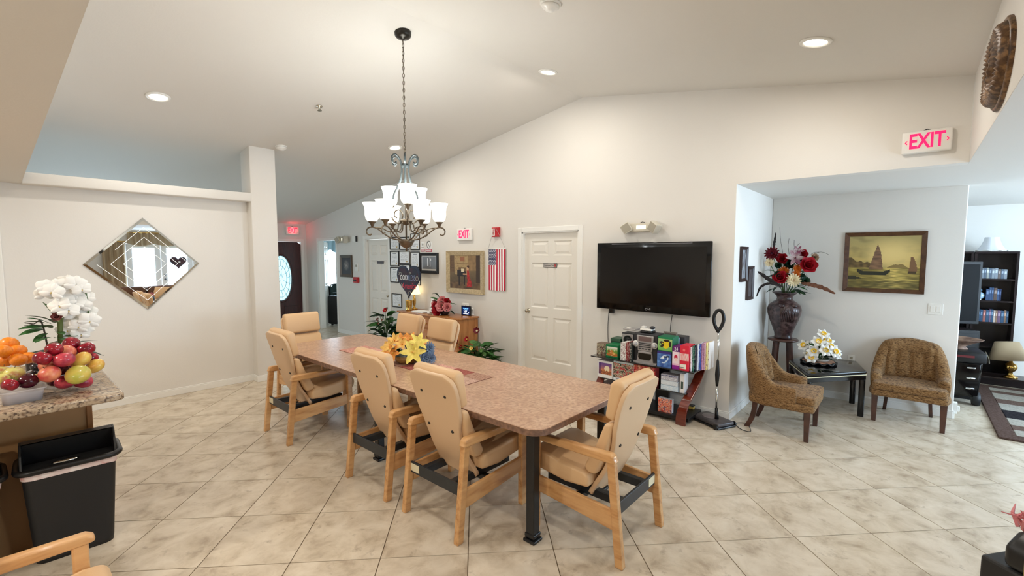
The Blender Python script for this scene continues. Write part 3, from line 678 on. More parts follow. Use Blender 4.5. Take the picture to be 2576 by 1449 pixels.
# painting: a woman in a red dress at a dark piano
e,w,h=onwall('framed_painting',1127,631,1219,738,'painting of a woman in a red dress at a piano in a pale gold frame','painting')
frame_(e,w,h,.075,.045,mat('pale_gold_frame',C(196,176,138),.4,noise_=[(C(172,152,116),40)]))
def lady(u,v):
    c=mix((92,76,52),(150,124,84),smooth(.2,.9,v)+.25*fbm(u,v,9))
    if .18<u<.62 and v>.42: c=mix((176,150,104),(140,112,74),abs(nz(u,v,14)))        # mantel wall
    if .24<u<.60 and .72<v<.755: c=(120,92,58)
    if .30<u<.55 and .42<v<.64: c=(112,86,56)
    if abs(u-.43)<.07 and abs(v-.88)<.07: c=(150,96,64)
    if u<.16 and v>.5: c=mix((110,84,54),(82,60,40),abs(nz(u,v,20)))
    if u>.86: c=(64,46,32)
    if .62<u<.86 and v>.55: c=mix((118,94,62),(160,128,86),.5+nz(u,v,12)*.6)
    if v<.2: c=mix((118,92,60),(84,64,44),.5+nz(u,v,10))
    if .26<u<.56 and .38<v<.56 and v<.58-.25*(u-.3): c=(38,28,26)
    if .30<u<.35 and .1<v<.4 or .47<u<.51 and .12<v<.42: c=(40,30,26)
    if .38<u<.48 and .50<v<.60: c=(222,208,172)
    if .44<u<.6 and .43<v<.46: c=(206,160,120)
    cx=.62+.02*math.sin(v*9); hw=.035+.14*max(0,(.42-v))**1.0*1.1
    if .08<v<.56 and abs(u-cx-.05*max(0,.35-v))<hw: c=mix((200,44,38),(140,24,24),.5+nz(u*2,v,16))
    if abs(u-.60)<.028 and .555<v<.66: c=(206,160,122)
    if (u-.61)**2+(v-.665)**2*.8<.0011: c=(70,42,26)
    return c
cv=pr('canvas',w-.13,h-.13,lady,70,80,e,M['canvas']); cv.location=(0,-.02,.065)
# framed certificates, each with its own printed sheet
CS=6.5875
def cp(X,Y): return 960+X/CS,580+Y/CS
certs=[(145,105,300,315,'top row left'),(305,105,465,320,'top row middle'),(490,45,635,325,'top row right'),(150,340,290,590,'second row left'),(295,335,470,555,'second row middle'),(490,350,635,615,'second row right'),(155,605,290,860,'third row left, beside the heart'),(310,560,480,760,'half hidden behind the heart top'),(505,630,650,905,'right of the heart, mostly hidden'),(180,1045,340,1270,'lowest, beside the brass lamp')]
for k,(X0,Y0,X1,Y1,pos) in enumerate(certs):
    l,t=cp(X0,Y0); r,b_=cp(X1,Y1)
    e,w,h=onwall('framed_certificate',l,t,r,b_,'black framed certificate on the wall, '+pos,'certificate','framed certificates by the closet door')
    frame_(e,w,h,.016,.02,M['frameblk'])
    seed=k*3.7
    def doc(u,v,s=seed):
        c=(236,238,240)
        if .06>min(u,1-u,v,1-v): c=(214,214,208)
        if .12<u<.88 and .15<v<.8 and int(v*22)%2==0 and nz(u,v,30,s)>-.1: c=(196,198,200)
        if .25<u<.75 and .82<v<.9: c=(150,152,158)
        if (u-.75)**2+(v-.16)**2<.004: c=(190,160,90)
        return c
    p=pr('document',w-.028,h-.028,doc,22,30,e); p.location=(0,-.008,.014)
e,w,h=onwall('shadow_box',1058,636,1104,688,'black shadow box frame with a dark mat and pale strips','frame')
frame_(e,w,h,.05,.04,M['frameblk'])
def sb(u,v):
    c=(112,112,114)
    if u<.06 or u>.94: c=(214,216,220)
    if v<.12: c=(205,200,192)
    if v>.90: c=(178,176,172)
    if .40<u<.47 and .3<v<.82 or .545<u<.60 and .28<v<.84: c=(238,238,238)
    if .475<u<.54 and .3<v<.82: c=(60,58,60)
    if .60<u<.66 and .65<v<.8: c=(205,205,205)
    return c
p=pr('display',w-.09,h-.09,sb,40,40,e); p.location=(0,-.015,.045)
for n_,(X0,Y0,X1,Y1),lab in (('notice_sign',(730,185,835,355),'white no-smoking notice with a red caption strip'),('notice_sign',(648,190,716,350),'narrow white and red notice left of the no-smoking notice')):
    l,t=cp(X0,Y0); r,b_=cp(X1,Y1); e,w,h=onwall(n_,l,t,r,b_,lab,'sign')
    MB().box(-w/2,w/2,-.003,0,h*.3,h).build('sheet',M['paper'],e); MB().box(-w/2,w/2,-.003,0,0,h*.27).build('caption',mat('caption_red',C(190,70,84),.5),e)
    MB().box(-w*.38,w*.38,-.004,-.003,h*.14,h*.2).box(-w*.3,w*.3,-.004,-.003,h*.06,h*.1).build('caption_text',M['paper'],e)
    if X0>700:
        MB().tube([(.05*math.cos(q),-.004,h*.72+.062*math.sin(q)) for q in [2*math.pi*i/20 for i in range(20)]],.004,5,closed=True).tube([(-.035,-.004,h*.72+.045),(.035,-.004,h*.72-.045)],.004,5).build('symbol',M['softblack'],e)
    else: MB().box(-w*.3,w*.3,-.004,-.003,h*.45,h*.5).box(-w*.2,w*.2,-.004,-.003,h*.65,h*.85).build('symbol',M['lampgrey'],e)
e,w,h=onwall('framed_picture',858,642,887,697,'small dark portrait picture in a bronze frame in the hall','picture')
frame_(e,w,h,.06,.03,mat('bronze_frame',C(96,80,66),.35,.3))
p=pr('print',w-.1,h-.1,lambda u,v: mix((52,48,52),(150,140,134),max(0,1-((u-.5)**2+(v-.55)**2)*9)*(.6+.6*nz(u,v,9)+.3)),20,26,e); p.location=(0,-.012,.05)
# ================= MEDIA STAND AND WHAT IS ON IT =================
M['cherry']=mat('cherry_veneer',C(118,44,26),.22,noise_=[(C(92,30,18),6)],stretch=(1,1,8),coat=.5)
M['bglass']=mat('black_glass',C(16,16,18),.05,coat=1)
ST=empty('media_stand',(0,0,0),0,'media stand with black glass shelves and curved cherry wood sides','media stand')
SX0,SX1,SY0,SY1=4.50,4.92,1.555,2.74; ZT,ZMd,ZB=.565,.315,.07
MB().box(SX0,SX1,SY0,SY1,ZT-.012,ZT).build('glass_shelf',M['bglass'],ST,bevel=.003)
MB().box(SX0+.06,SX1,SY0+.1,SY1-.1,ZMd-.010,ZMd).build('glass_shelf',M['bglass'],ST,bevel=.003)
MB().box(SX0+.04,SX1,SY0+.06,SY1-.06,ZB-.035,ZB).build('bottom_shelf',M['black'],ST,bevel=.004)
for yt,yb in ((SY0+.05,SY0+.125),(SY1-.05,SY1-.125)):       # bentwood supports sweeping from the back of the top to the front feet
    P_=sp([(4.865,0,.5525),(4.80,0,.475),(4.72,0,.385),(4.62,0,.30),(4.545,0,.235),(4.51,0,.16),(4.503,0,.08),(4.512,0,.0)],5); n=len(P_); vs=[];fs=[]
    for i,p in enumerate(P_):
        tg=(P_[min(i+1,n-1)]-P_[max(i-1,0)]).normalized(); nn=Vector((tg.z,0,-tg.x)); y=yt+(yb-yt)*smooth(0,1,i/(n-1)); hw=.042+.008*smooth(.4,.9,i/(n-1))
        for sy,sn in ((-1,-1),(1,-1),(1,1),(-1,1)): q=p+nn*(sn*.013); vs.append((q.x,y+sy*hw,max(0,min(.5525,q.z))))
    for i in range(n-1): fs+=[(i*4+q,i*4+(q+1)%4,i*4+4+(q+1)%4,i*4+4+q) for q in range(4)]
    fs+=[(0,1,2,3),tuple(len(vs)-4+q for q in range(4))]
    MB().add(vs,fs).build('bentwood_side',M['cherry'],ST,bevel=.004,seg=2)
MB().box(SX1-.06,SX1-.02,SY0+.4,SY0+.55,.0,ZT-.012).build('spine',M['black'],ST)
def art(seed,pal,s=5.0):
    def f(u,v):
        n=fbm(u+seed,v,s,seed)*2.2+.5; k=max(0,min(.999,n))*(len(pal)-1); i=int(k); c=mix(pal[i],pal[i+1],k-i)
        m=nz(u+seed*2,v,s*3,5)
        return mix(c,(20,16,20),.5) if m<-.38 else (mix(c,(255,250,235),.5) if m>.42 else c)
    return f
def gbox(name,lab,l,t,r,b,xf,depth,col,fn=None,sidecol=None,zbase=None,group='boxes on the media stand',cat='game box',n=(26,26),inset=(.0,.0,.0,.0),yc=None):
    """upright carton whose front lies on plane x=xf"""
    A=at(l,(t+b)/2,'x',xf); B=at(r,(t+b)/2,'x',xf); T=at((l+r)/2,t,'x',xf); Bz=at((l+r)/2,b,'x',xf)
    z0=Bz.z if zbase is None else zbase; w=abs(A.y-B.y)-.002; h=T.z-z0
    if zbase==ZMd: h=min(h,ZT-.016-z0); depth=min(depth,.105)
    if zbase==ZB: h=min(h,ZMd-.014-z0)
    if yc is None: yc=(A.y+B.y)/2
    e=empty(name,(xf,yc,z0+.0006),RW,lab,cat,group)
    MB().box(-w/2,w/2,0,depth,0,h).build('carton',mat('carton',C(*(sidecol or col)),.45),e,bevel=.002)
    if fn:
        p=pr('cover_art',w*(1-inset[0]-inset[1]),h*(1-inset[2]-inset[3]),fn,n[0],n[1],e); p.location=(w*(inset[0]-inset[1])/2,-.0012,h*inset[2])
    return e,w,h
G=(8,120,70)
# top shelf
gbox('puzzle_box','puzzle box with a crowd picture at the left end of the top shelf',1501,864,1524,903,4.62,.11,(120,96,80),art(1,[(96,40,44),(190,160,140),(120,130,80),(220,205,190),(70,60,48)],6),zbase=ZT)
def dog(u,v):
    c=mix((110,160,60),(235,235,225),smooth(.5,.95,v))
    if v<.3: c=(200,120,50)
    if (u-.45)**2*1.4+(v-.45)**2<.05: c=(206,130,56)
    if (u-.22)**2+(v-.5)**2<.012: c=(150,70,40)
    if (u-.68)**2+(v-.3)**2*1.5<.02: c=(236,190,110)
    if nz(u,v,12)>.45: c=(250,240,215)
    return c
gbox('puzzle_box','green puzzle box with a dog picture on the top shelf',1524,868,1555,907,4.56,.17,G,dog,zbase=ZT,inset=(.06,.05,.12,.16))
e,w,h=gbox('board_game_box','large dark green box lying behind the green puzzle box',1536,852,1560,880,4.745,.16,(40,66,52),None,zbase=ZT)
MB().box(-w/2-.002,w/2+.002,-.001,.16,h-.03,h+.001).build('lid_rim',mat('lid_green',C(60,96,74),.5),e)
pal=[((236,232,228),'white'),((250,244,240),'cream'),((232,226,220),'pale grey'),((130,30,34),'dark red'),((110,34,36),'maroon'),((52,56,52),'charcoal')]
for k,(c,nm) in enumerate(pal):
    l=1561+k*4.7; e,w,h=gbox('game_case','%s game case standing upright left of the stereo, %s of the row'%(nm,['first','second','third','fourth','fifth','last'][k]),l,862,l+4.5,912,4.53,.15,c,(lambda u,v,c=c,k=k: mix(c,(90,30,34) if k<3 else (225,215,205),.75 if nz(u,v*3,5,k*4)>.12 and abs(u-.5)<.38 else 0)),zbase=ZT,n=(5,30),cat='game case',group='upright cases left of the stereo')
# stereo system with its two speakers
M['silver']=mat('silver_plastic',C(188,184,184),.3,.3); M['charc']=mat('charcoal_plastic',C(52,52,56),.45)
A=at(1593,875,'x',4.56); B=at(1652,880,'x',4.56); w=A.y-B.y; h=.315
e=empty('stereo_system',(4.56,(A.y+B.y)/2,ZT),RW,'silver and charcoal mini stereo system with round knobs','stereo')
MB().box(-w/2,w/2,.02,.20,0,h).build('body',M['charc'],e,bevel=.008,seg=2)
def trap(x0,x1,x2,x3,z0,z1,y0,y1,nm,m): return MB().prism([(x0,z0),(x1,z0),(x2,z1),(x3,z1)],'y',y0,y1).build(nm,m,e,bevel=.003)
trap(-w*.30,w*.30,w*.36,-w*.36,.13,h-.02,.0,.025,'front_panel',M['silver'])
trap(-w*.36,w*.36,w*.28,-w*.28,.012,.125,.004,.025,'lower_panel',M['silver'])
MB().box(-w*.27,w*.27,-.003,0,.235,.285).build('display',mat('stereo_display',C(120,100,98),.2),e)
for z in (.175,.195,.215): MB().box(-w*.26,w*.26,-.006,0,z-.005,z+.004).build('button_row',M['charc'],e,bevel=.002)
for k in range(4): MB().box(-w*.26+k*w*.14,-w*.26+k*w*.14+w*.09,-.007,0,.148,.158).build('button',M['charc'],e)
MB().prism([(-w*.27,.055),(-w*.2,.035),(w*.2,.035),(w*.27,.055),(w*.27,.105),(-w*.27,.105)],'y',-.003,.01).build('tape_door',mat('smoked_plastic',C(40,36,30),.15),e)
for s in (-1,1):
    k=MB().lathe([(.034,0),(.034,.014),(.026,.018)],24,M=Matrix.Translation((s*w*.40,.015,.2))@Matrix.Rotation(R(90),4,'X')).build('knob_ring',M['white'],e,True)
    MB().lathe([(.024,0),(.022,.03),(0,.032)],20,M=Matrix.Translation((s*w*.40,.0,.2))@Matrix.Rotation(R(90),4,'X')).build('knob',M['silver'],k,True)
MB().box(-w/2,w/2,.0,.05,0,.012).build('base_strip',M['silver'],e)
def speaker(l,t,r,b,x,lab,front):
    A=at(l,(t+b)/2,'x',x); B=at(r,(t+b)/2,'x',x); T=at((l+r)/2,t,'x',x); w=A.y-B.y; h=T.z-ZT
    e=empty('stereo_speaker',(x,(A.y+B.y)/2,ZT),RW,lab,'speaker','stereo speakers')
    MB().box(-w/2,w/2,0,.14,0,h).build('cabinet',M['charc'],e,bevel=.004)
    if front:
        MB().box(-w*.46,w*.46,-.006,0,.02,h-.012).build('grille',M['silver'],e,bevel=.003)
        MB().lathe([(.05,0),(.05,.008),(.038,.003),(.016,.0),(.016,.008),(0,.012)],24,M=Matrix.Translation((w*.02,-.006,h-.075))@Matrix.Rotation(R(90),4,'X')).build('tweeter',M['black'],e,True)
speaker(1564,838,1594,890,4.765,'silver fronted stereo speaker left of the stereo',True); speaker(1660,845,1722,880,4.765,'plain dark speaker behind the bird puzzle box',False)
# on top of the stereo and speakers
a=at(1636,838,'x',4.72)
e=empty('telephone_cradle',(4.66,a.y,ZT+.3155),RW,'white and black telephone cradle on top of the stereo','telephone')
MB().box(-.07,.06,-.05,.07,0,.022).build('base',M['black'],e,bevel=.008,seg=3); MB().box(-.075,.055,-.045,.06,.024,.046).build('cradle',M['white'],e,bevel=.008,seg=3)
MB().box(-.07,-.02,-.03,.03,.046,.07).build('keypad',M['white'],e,bevel=.01,seg=3); MB().ball((.05,.0,.06),.03,12,sc=(1,1,.6)).build('handset',M['charc'],e,True)
a=at(1583,836,'x',4.74)
e=empty('video_player',(4.72,a.y-.02,.565+.305+.001),RW,'flat silver player lying on the left speaker','player')
MB().box(-.09,.06,0,.14,0,.018).build('case',M['silver'],e,bevel=.004); MB().lathe([(.03,.018),(.026,.024),(0,.025)],16,(-.04,.05,0)).build('dial',M['white'],e,True)
A=at(1674,824,'x',4.74)
e=empty('desk_clock',(4.74,A.y-.05,.5652+.248),RW,'small grey framed clock with a pale label strip','clock')
MB().box(-.075,.075,0,.012,0,.09).build('case',mat('clock_grey',C(128,122,116),.35,.3),e,bevel=.003,rot=(R(-8),0,0)); MB().box(-.06,.06,-.003,0,.015,.075).build('face',mat('clock_dark',C(74,68,64),.4),e,rot=(R(-8),0,0)); MB().box(-.042,.042,-.0045,-.003,.035,.055).build('label_strip',mat('strip_cream',C(250,244,215),.5,emit=.3),e,rot=(R(-8),0,0))
def bird(u,v):
    c=mix((120,190,90),(190,210,150),v)
    if v>.86: c=(20,130,80)
    x,y=u-.55,v-.45
    if x*x/.075+y*y/.085<1: c=(240,210,30)
    if (u-.25)**2/.03+(v-.45)**2/.05<1 and nz(u,v,9)>-.2: c=(40,26,16)
    if (u-.60)**2/.05+(v-.74)**2/.008<1: c=(46,28,14)
    if (u-.86)**2/.008+(v-.5)**2/.04<1: c=(40,26,18)
    return c
def eagle(u,v):
    c=mix((44,72,150),(110,160,220),.5+fbm(u,v,4))
    if v>.86: c=(56,40,120)
    x,y=u-.5,v-.5; r=math.hypot(x,y*1.1); a=math.atan2(y,x)
    if abs(r-.24-.05*math.sin(a*2))<.045 and a>-2.2: c=(206,226,246)
    if .5<u<.85 and abs(v-.64-.2*(u-.5))<.05: c=(30,40,70)
    if (u-.42)**2+(v-.6)**2<.008: c=(240,246,252)
    return c
gbox('puzzle_box','blue puzzle box with a white swirling bird below the yellow bird box',1653,884,1689,927,4.525,.17,(24,40,110),eagle,zbase=ZT,sidecol=(20,28,72),n=(34,34))
y0=at(1671,884,'x',4.54).z
gbox('puzzle_box','green puzzle box with a yellow bird stacked on the blue box',1655,848,1692,884,4.53,.16,(16,110,76),bird,zbase=y0,n=(34,34),inset=(.02,.02,.07,.0))
gbox('picture_book','pale blue book standing behind the yellow bird box',1694,850,1705,884,4.70,.05,(176,208,224),art(9,[(180,214,232),(235,245,250),(140,190,214)],5),zbase=y0,cat='book')
def p24(u,v):
    if v>.78: return (104,24,112)
    if v<.16: return (150,30,150)
    c=(250,226,236)
    if (u-.48)**2/.06+(v-.53)**2/.012<1: c=(206,30,70)
    if (u-.5)**2/.03+(v-.43)**2/.006<1: c=(250,214,206)
    if v<.26: c=(240,190,214)
    return c
e,w,h=gbox('activity_box','purple and white activity box marked 24 on the top shelf',1691,872,1710,930,4.525,.17,(120,30,120),p24,zbase=ZT,n=(24,48))
text('count_number','24',h*.2,M['paper'],face(0,-.002,h*.885,'-y'),e,.0004,.8,bold=.001)
def pred(u,v):
    c=(226,40,66)
    if .40<v<.68: c=mix((246,150,150),(250,225,220),.5+nz(u,v,7))
    if .06<v<.26 and u<.7: c=(246,240,226)
    if .10<v<.13 and u<.55: c=(60,40,40)
    if (u-.45)**2/.02+(v-.82)**2/.003<1: c=(250,120,120)
    return c
gbox('activity_box','bright red activity box beside the box marked 24',1710,870,1733,934,4.52,.17,(222,40,66),pred,zbase=ZT,n=(24,48))
for k,(c,lab,l,t) in enumerate([((240,225,228),'white and pink paper folder right of the red box',1734,872),((60,110,90),'teal book standing right of the red box',1737.5,868),((28,34,52),'navy book standing right of the red box',1741.5,866),((222,226,236),'white book with a blue strip on the top shelf',1745.5,864),((60,84,160),'blue book near the right end of the top shelf',1750,863),((206,150,178),'pink patterned book near the right end of the top shelf',1754,861),((214,176,190),'rose coloured book near the right end of the top shelf',1758,860),((240,226,150),'pale yellow book near the right end of the top shelf',1762,859),((246,240,234),'white book last on the top shelf',1766,858)]):
    if k==0: yb=at(1733.5,900,'x',4.52).y
    xf=4.54+k*.022; tz=at(l,t+2,'x',xf).z-ZT
    e=empty('activity_book',(xf,yb-.008,ZT+.0006),RW,lab,'book','books at the right of the top shelf'); yb-=.0145
    MB().box(-.0065,.0065,0,.15,0,tz).build('cover',mat('book_cover',C(*c),.5),e,bevel=.002)
    p=pr('spine_print',.012,tz*.94,(lambda u,v,c=c,k=k: mix(c,(250,246,240) if sum(c)<500 else (120,60,100),.6 if nz(u*2,v*4,3,k*5)>.2 else 0)),4,24,e); p.location=(0,-.0012,tz*.03)
# middle shelf
def castle(u,v):
    if min(u,1-u)<.07 or v<.2 or v>.88: return (246,244,242)
    c=mix((236,150,90),(120,80,150),smooth(.3,.85,v))
    if (u-.62)**2+(v-.55)**2<.03: c=(255,236,200)
    if v<.42+.1*nz(u,0,9): c=mix((120,60,50),(220,140,80),.5+nz(u,v,16))
    if u<.2: c=mix(c,(70,40,110),.6)
    return c
gbox('puzzle_box','white puzzle box with a glowing sunset town on the middle shelf',1504,908,1541,957,4.565,.22,(240,238,236),castle,zbase=ZMd,n=(34,40),cat='puzzle')
e,w,h=gbox('puzzle_box','white 300 piece puzzle box crowded with red and green figures',1543,911,1593,963,4.555,.22,(236,238,240),(lambda u,v: (238,242,244) if v<.17 or v>.95 and u>.2 else ((200,226,232) if v>.9 else art(4,[(176,40,52),(226,150,130),(90,120,80),(236,214,196),(150,60,60),(60,80,60)],7)(u,v))),zbase=ZMd,n=(46,44))
text('piece_count','300',h*.13,M['softblack'],face(-w*.3,-.002,h*.085,'-y'),e,.0004)
gbox('puzzle_box','red puzzle box on the middle shelf behind the chair back',1594,921,1648,962,4.565,.2,(176,30,40),art(6,[(190,40,50),(230,120,90),(140,30,30),(240,180,140)],6),zbase=ZMd,n=(36,30))
for k,(c,lab) in enumerate([((206,224,238),'pale blue flat box at the bottom of the right pile'),((222,230,238),'white flat box in the middle of the right pile'),((190,186,196),'grey and white flat box topmost of the right pile')]):
    z=ZMd+[0,.055,.105][k]; hh=[.054,.049,.062][k]
    a=at(1662,970,'x',4.57); bb=at(1706-k,970,'x',4.57)
    e=empty('board_game_box',(4.57,(a.y+bb.y)/2,z),RW,lab,'game box','pile of flat boxes on the middle shelf'); w=abs(a.y-bb.y)
    MB().box(-w/2,w/2,0,.105,0,hh-.001).build('carton',mat('flat_box',C(*c),.45),e,bevel=.002)
    p=pr('side_print',w*.96,hh*.8,(lambda u,v,c=c,k=k: mix(c,(60,70,110) if k==2 and v>.6 else (240,246,250),.7 if nz(u*4,v*2,3,k*3)>.1 else .1)),24,6,e); p.location=(0,-.0012,hh*.1)
gbox('paper_folder','white folder leaning at the right end of the middle shelf',1710,940,1722,990,4.575,.2,(238,238,240),(lambda u,v: (60,80,70) if abs(u-.5)<.2 and .2<v<.6 else (240,236,236)),zbase=ZMd,n=(8,24),cat='folder')
# lower shelf
gbox('puzzle_box','puzzle box with a bright painted scene on the bottom shelf',1655,1003,1690,1052,4.58,.05,(226,226,232),art(12,[(200,60,50),(240,180,130),(230,90,80),(250,220,190),(120,60,90)],7),zbase=ZB,n=(34,40))
gbox('board_game_box','long dark game box at the left of the bottom shelf',1512,1008,1600,1040,4.60,.2,(60,40,44),art(14,[(70,36,40),(150,90,80),(40,30,36)],5),zbase=ZB,n=(40,16))
gbox('board_game_box','flat floral game box lying on the long dark box at the left',1512,975,1600,992,4.61,.18,(90,60,60),art(15,[(90,40,46),(190,150,140),(60,44,44)],6),zbase=ZB+.17,n=(40,10))
e,w,h=gbox('storage_tin','small yellow tin at the right of the bottom shelf',1728,1020,1744,1038,4.86,.05,(222,190,96),None,zbase=ZB,cat='tin')
MB().box(-w/2-.002,w/2+.002,-.002,.052,h*.75,h+.002).build('lid',M['charc'],e)
# floor sweeper leaning by the niche corner
SW=empty('floor_sweeper',(4.79,1.455,0),R(64),'cordless floor sweeper with a loop handle standing by the wall corner','sweeper')
M['smoke']=mat('smoked_grey_plastic',C(88,82,84),.3,noise_=[(C(70,66,68),12)])
MB().prism([(-.17,-.11),(.15,-.11),(.175,-.08),(.175,.08),(.15,.11),(-.17,.11)],'z',.018,.06).build('head',M['smoke'],SW,bevel=.014,seg=3)
MB().prism([(-.18,-.12),(.16,-.12),(.185,-.09),(.185,.09),(.16,.12),(-.18,.12)],'z',.004,.022).build('bumper',M['black'],SW,bevel=.006)
MB().lathe([(.075,.06),(.075,.064),(.066,.067),(0,.067)],28,(.04,.0,0)).build('dust_cover',mat('smoke_disc',C(128,120,122),.3),SW,True)
for yy in (-.13,.12): MB().cyl((-.15,yy,.028),(-.15,yy+.012,.028),.027,n=14).build('wheel',M['black'],SW)
MB().cyl((-.05,.0,.06),(-.04,.0,.17),.02,.014,14).build('swivel',M['black'],SW,True)
MB().cyl((-.04,0,.17),(-.038,0,.42),.0095,n=12).cyl((-.038,0,.64),(-.036,0,.96),.0095,n=12).build('pole',M['chrome'],SW,True)
MB().tube([(-.038,0,.40),(-.038,0,.46),(-.038,0,.52),(-.038,0,.58),(-.038,0,.66)],[.012,.018,.022,.018,.012],14).build('grip_joint',M['black'],SW,True)
MB().tube(sp([(-.036+a*.73,a*.68,z) for a,z in ((.012,.95),(-.028,1.02),(-.044,1.10),(-.02,1.165),(.02,1.165),(.048,1.10),(.036,1.02),(.0,.95))],6),.017,10).build('loop_handle',M['black'],SW,True)
a=at(1842,1068,'z',.01); c=at(1888,1084,'z',.01); d_=at(1860,1062,'z',.01)
MB().tube(sp([(a.x,a.y,.03),(a.x+.03,a.y-.02,.006),(at(1866,1082,'z',0).x,at(1866,1082,'z',0).y,.005),(c.x,c.y,.005),(at(1880,1068,'z',0).x,at(1880,1068,'z',0).y,.005),(d_.x,d_.y,.005),(d_.x-.1,d_.y+.05,.006)],8),.0035,6).build('charging_cord',M['black'],None,True)
tag(bpy.data.objects['charging_cord'],'thin black charging cord looping on the floor by the sweeper','cord')
# ================= LEAVES AND FLOWERS (shared meshes) =================
def leafmesh(name,L,Wd,m,curl=.25,fold=.25,n=6,tip=1.0):
    b=MB(); vs=[];fs=[]
    for i in range(n+1):
        t=i/n; w=Wd*math.sin(math.pi*min(1,t*.93+.06))**.8*(1-.25*t*tip); z=-curl*L*t*t; x=L*t
        vs+=[(x,-w,z+fold*w),(x,0,z),(x,w,z+fold*w)]
    for i in range(n): fs+=[(i*3,i*3+1,i*3+4,i*3+3),(i*3+1,i*3+2,i*3+5,i*3+4)]
    return b.add(vs,fs).mesh(name,m,True)
def inst(name,me,parent,loc,rot=(0,0,0),s=1):
    o=bpy.data.objects.new(name,me); COL.objects.link(o); o.parent=parent; o.location=loc; o.rotation_euler=rot; o.scale=(s,s,s); return o
def look(d,roll=0):
    """euler turning local +Z to direction d"""
    q=Vector(d).to_track_quat('Z','Y'); return (q.to_matrix()@Matrix.Rotation(roll,3,'Z')).to_euler()
def lookx(d,roll=0):
    q=Vector(d).to_track_quat('X','Z'); return (q.to_matrix()@Matrix.Rotation(roll,3,'X')).to_euler()
def bloom(name,layers,mp,center=None,mc=None):
    """petals arranged in rings. layers: (count,length,width,tilt deg up,curl)"""
    b=MB()
    for k,(n,L,Wd,tl,cu) in enumerate(layers):
        for i in range(n):
            a=2*math.pi*(i+.5*(k%2))/n; Mx=Matrix.Rotation(a,4,'Z')@Matrix.Rotation(R(-tl),4,'Y'); seg=4; vs=[];fs=[]
            for j in range(seg+1):
                t=j/seg; w=Wd*math.sin(math.pi*min(1,t*.85+.12))**.7; z=cu*L*t*t
                vs+=[(L*t,-w,z+.18*w),(L*t,0,z),(L*t,w,z+.18*w)]
            for j in range(seg): fs+=[(j*3,j*3+1,j*3+4,j*3+3),(j*3+1,j*3+2,j*3+5,j*3+4)]
            b.add(vs,fs,0,Mx)
    if center:
        r,h=center; b.lathe([(0,-.004),(r,0),(r*1.05,h*.6),(r*.6,h),(0,h*1.02)],10,m=1)
    return b.mesh(name,[mp,mc or mp],True)
def rose(name,m,r=.04):
    return bloom(name,[(6,r*1.05,r*.62,8,.3),(5,r*.9,r*.56,30,.35),(5,r*.72,r*.46,52,.3),(4,r*.5,r*.34,72,.2)],m,(r*.16,r*.4))
def PM(n,*c,rough=.6): return mat(n,C(*c),rough,noise_=[(C(*[max(0,x-34) for x in c]),30)],spec=.3)
M['leaf']=PM('leaf_green',62,108,56,rough=.45); M['leafd']=PM('leaf_dark',34,62,44,rough=.4); M['leafl']=PM('leaf_light',92,136,70,rough=.45)
M['pet_or']=PM('petal_orange',247,172,92); M['pet_ye']=PM('petal_yellow',248,226,124); M['pet_lo']=PM('petal_light_orange',250,204,118); M['pet_bl']=PM('petal_blue_grey',132,152,178); M['pet_wh']=PM('petal_white',246,244,238)
M['pet_re']=PM('petal_red',176,26,44); M['pet_dr']=PM('petal_dark_red',110,20,38); M['pet_pk']=PM('petal_pink',240,160,160); M['pet_cr']=PM('petal_cream',238,222,184); M['pet_pu']=PM('petal_plum',74,26,52); M['pet_br']=PM('petal_bronze',206,110,34); M['pet_tn']=PM('petal_tan',176,146,120)
M['stem']=mat('stem_green',C(70,96,52),.6); M['twig']=mat('twig',C(70,60,50),.7); M['basket']=mat('wicker',C(150,112,72),.7,noise_=[(C(110,78,46),60)],bump=.5,bscale=120)
LF=leafmesh('leaf_mid',.15,.034,M['leaf']); LFD=leafmesh('leaf_dark',.17,.03,M['leafd'],.35); LFL=leafmesh('leaf_light',.11,.03,M['leafl'],.3)
rnd=random.uniform
# ================= DRESSER =================
M['oak']=mat('honey_oak',C(176,112,56),.35,noise_=[(C(146,86,38),7),(C(196,132,74),2.5)],stretch=(6,6,1),coat=.3)
M['oakt']=mat('honey_oak_top',C(186,122,62),.3,noise_=[(C(156,96,46),7)],stretch=(8,1,8),coat=.4)
DR=empty('dresser',(0,0,0),0,'low honey oak dresser against the wall under the certificates','dresser')
DX0,DX1,DY0,DY1,DZ=4.555,4.965,5.06,6.63,.767
MB().box(DX0+.012,DX1,DY0+.015,DY1-.015,.06,DZ-.028).build('carcass',M['oak'],DR,bevel=.004)
MB().box(DX0-.02,DX1,DY0-.012,DY1+.012,DZ-.028,DZ).build('top',M['oakt'],DR,bevel=.008,seg=3)
MB().box(DX0+.03,DX1-.03,DY0+.03,DY1-.03,0,.06).build('plinth',M['oak'],DR)
for j in range(3):
    for i in range(3):
        y0=DY0+.04+i*(DY1-DY0-.08)/3; y1=y0+(DY1-DY0-.08)/3-.02; z0=.09+j*.215; z1=z0+.195
        d_=MB().add([(DX0+.012,y0,z0),(DX0+.012,y1,z0),(DX0+.012,y1,z1),(DX0+.012,y0,z1),(DX0-.008,y0+.035,z0+.035),(DX0-.008,y1-.035,z0+.035),(DX0-.008,y1-.035,z1-.035),(DX0-.008,y0+.035,z1-.035)],[(0,1,5,4),(1,2,6,5),(2,3,7,6),(3,0,4,7),(4,5,6,7)]).build('drawer',M['oak'],DR)
        MB().lathe([(.006,0),(.012,.012),(.014,.02),(0,.026)],12,M=Matrix.Translation((DX0-.008,(y0+y1)/2,(z0+z1)/2))@Matrix.Rotation(R(-90),4,'Y')).build('knob',M['brass'],d_,True)
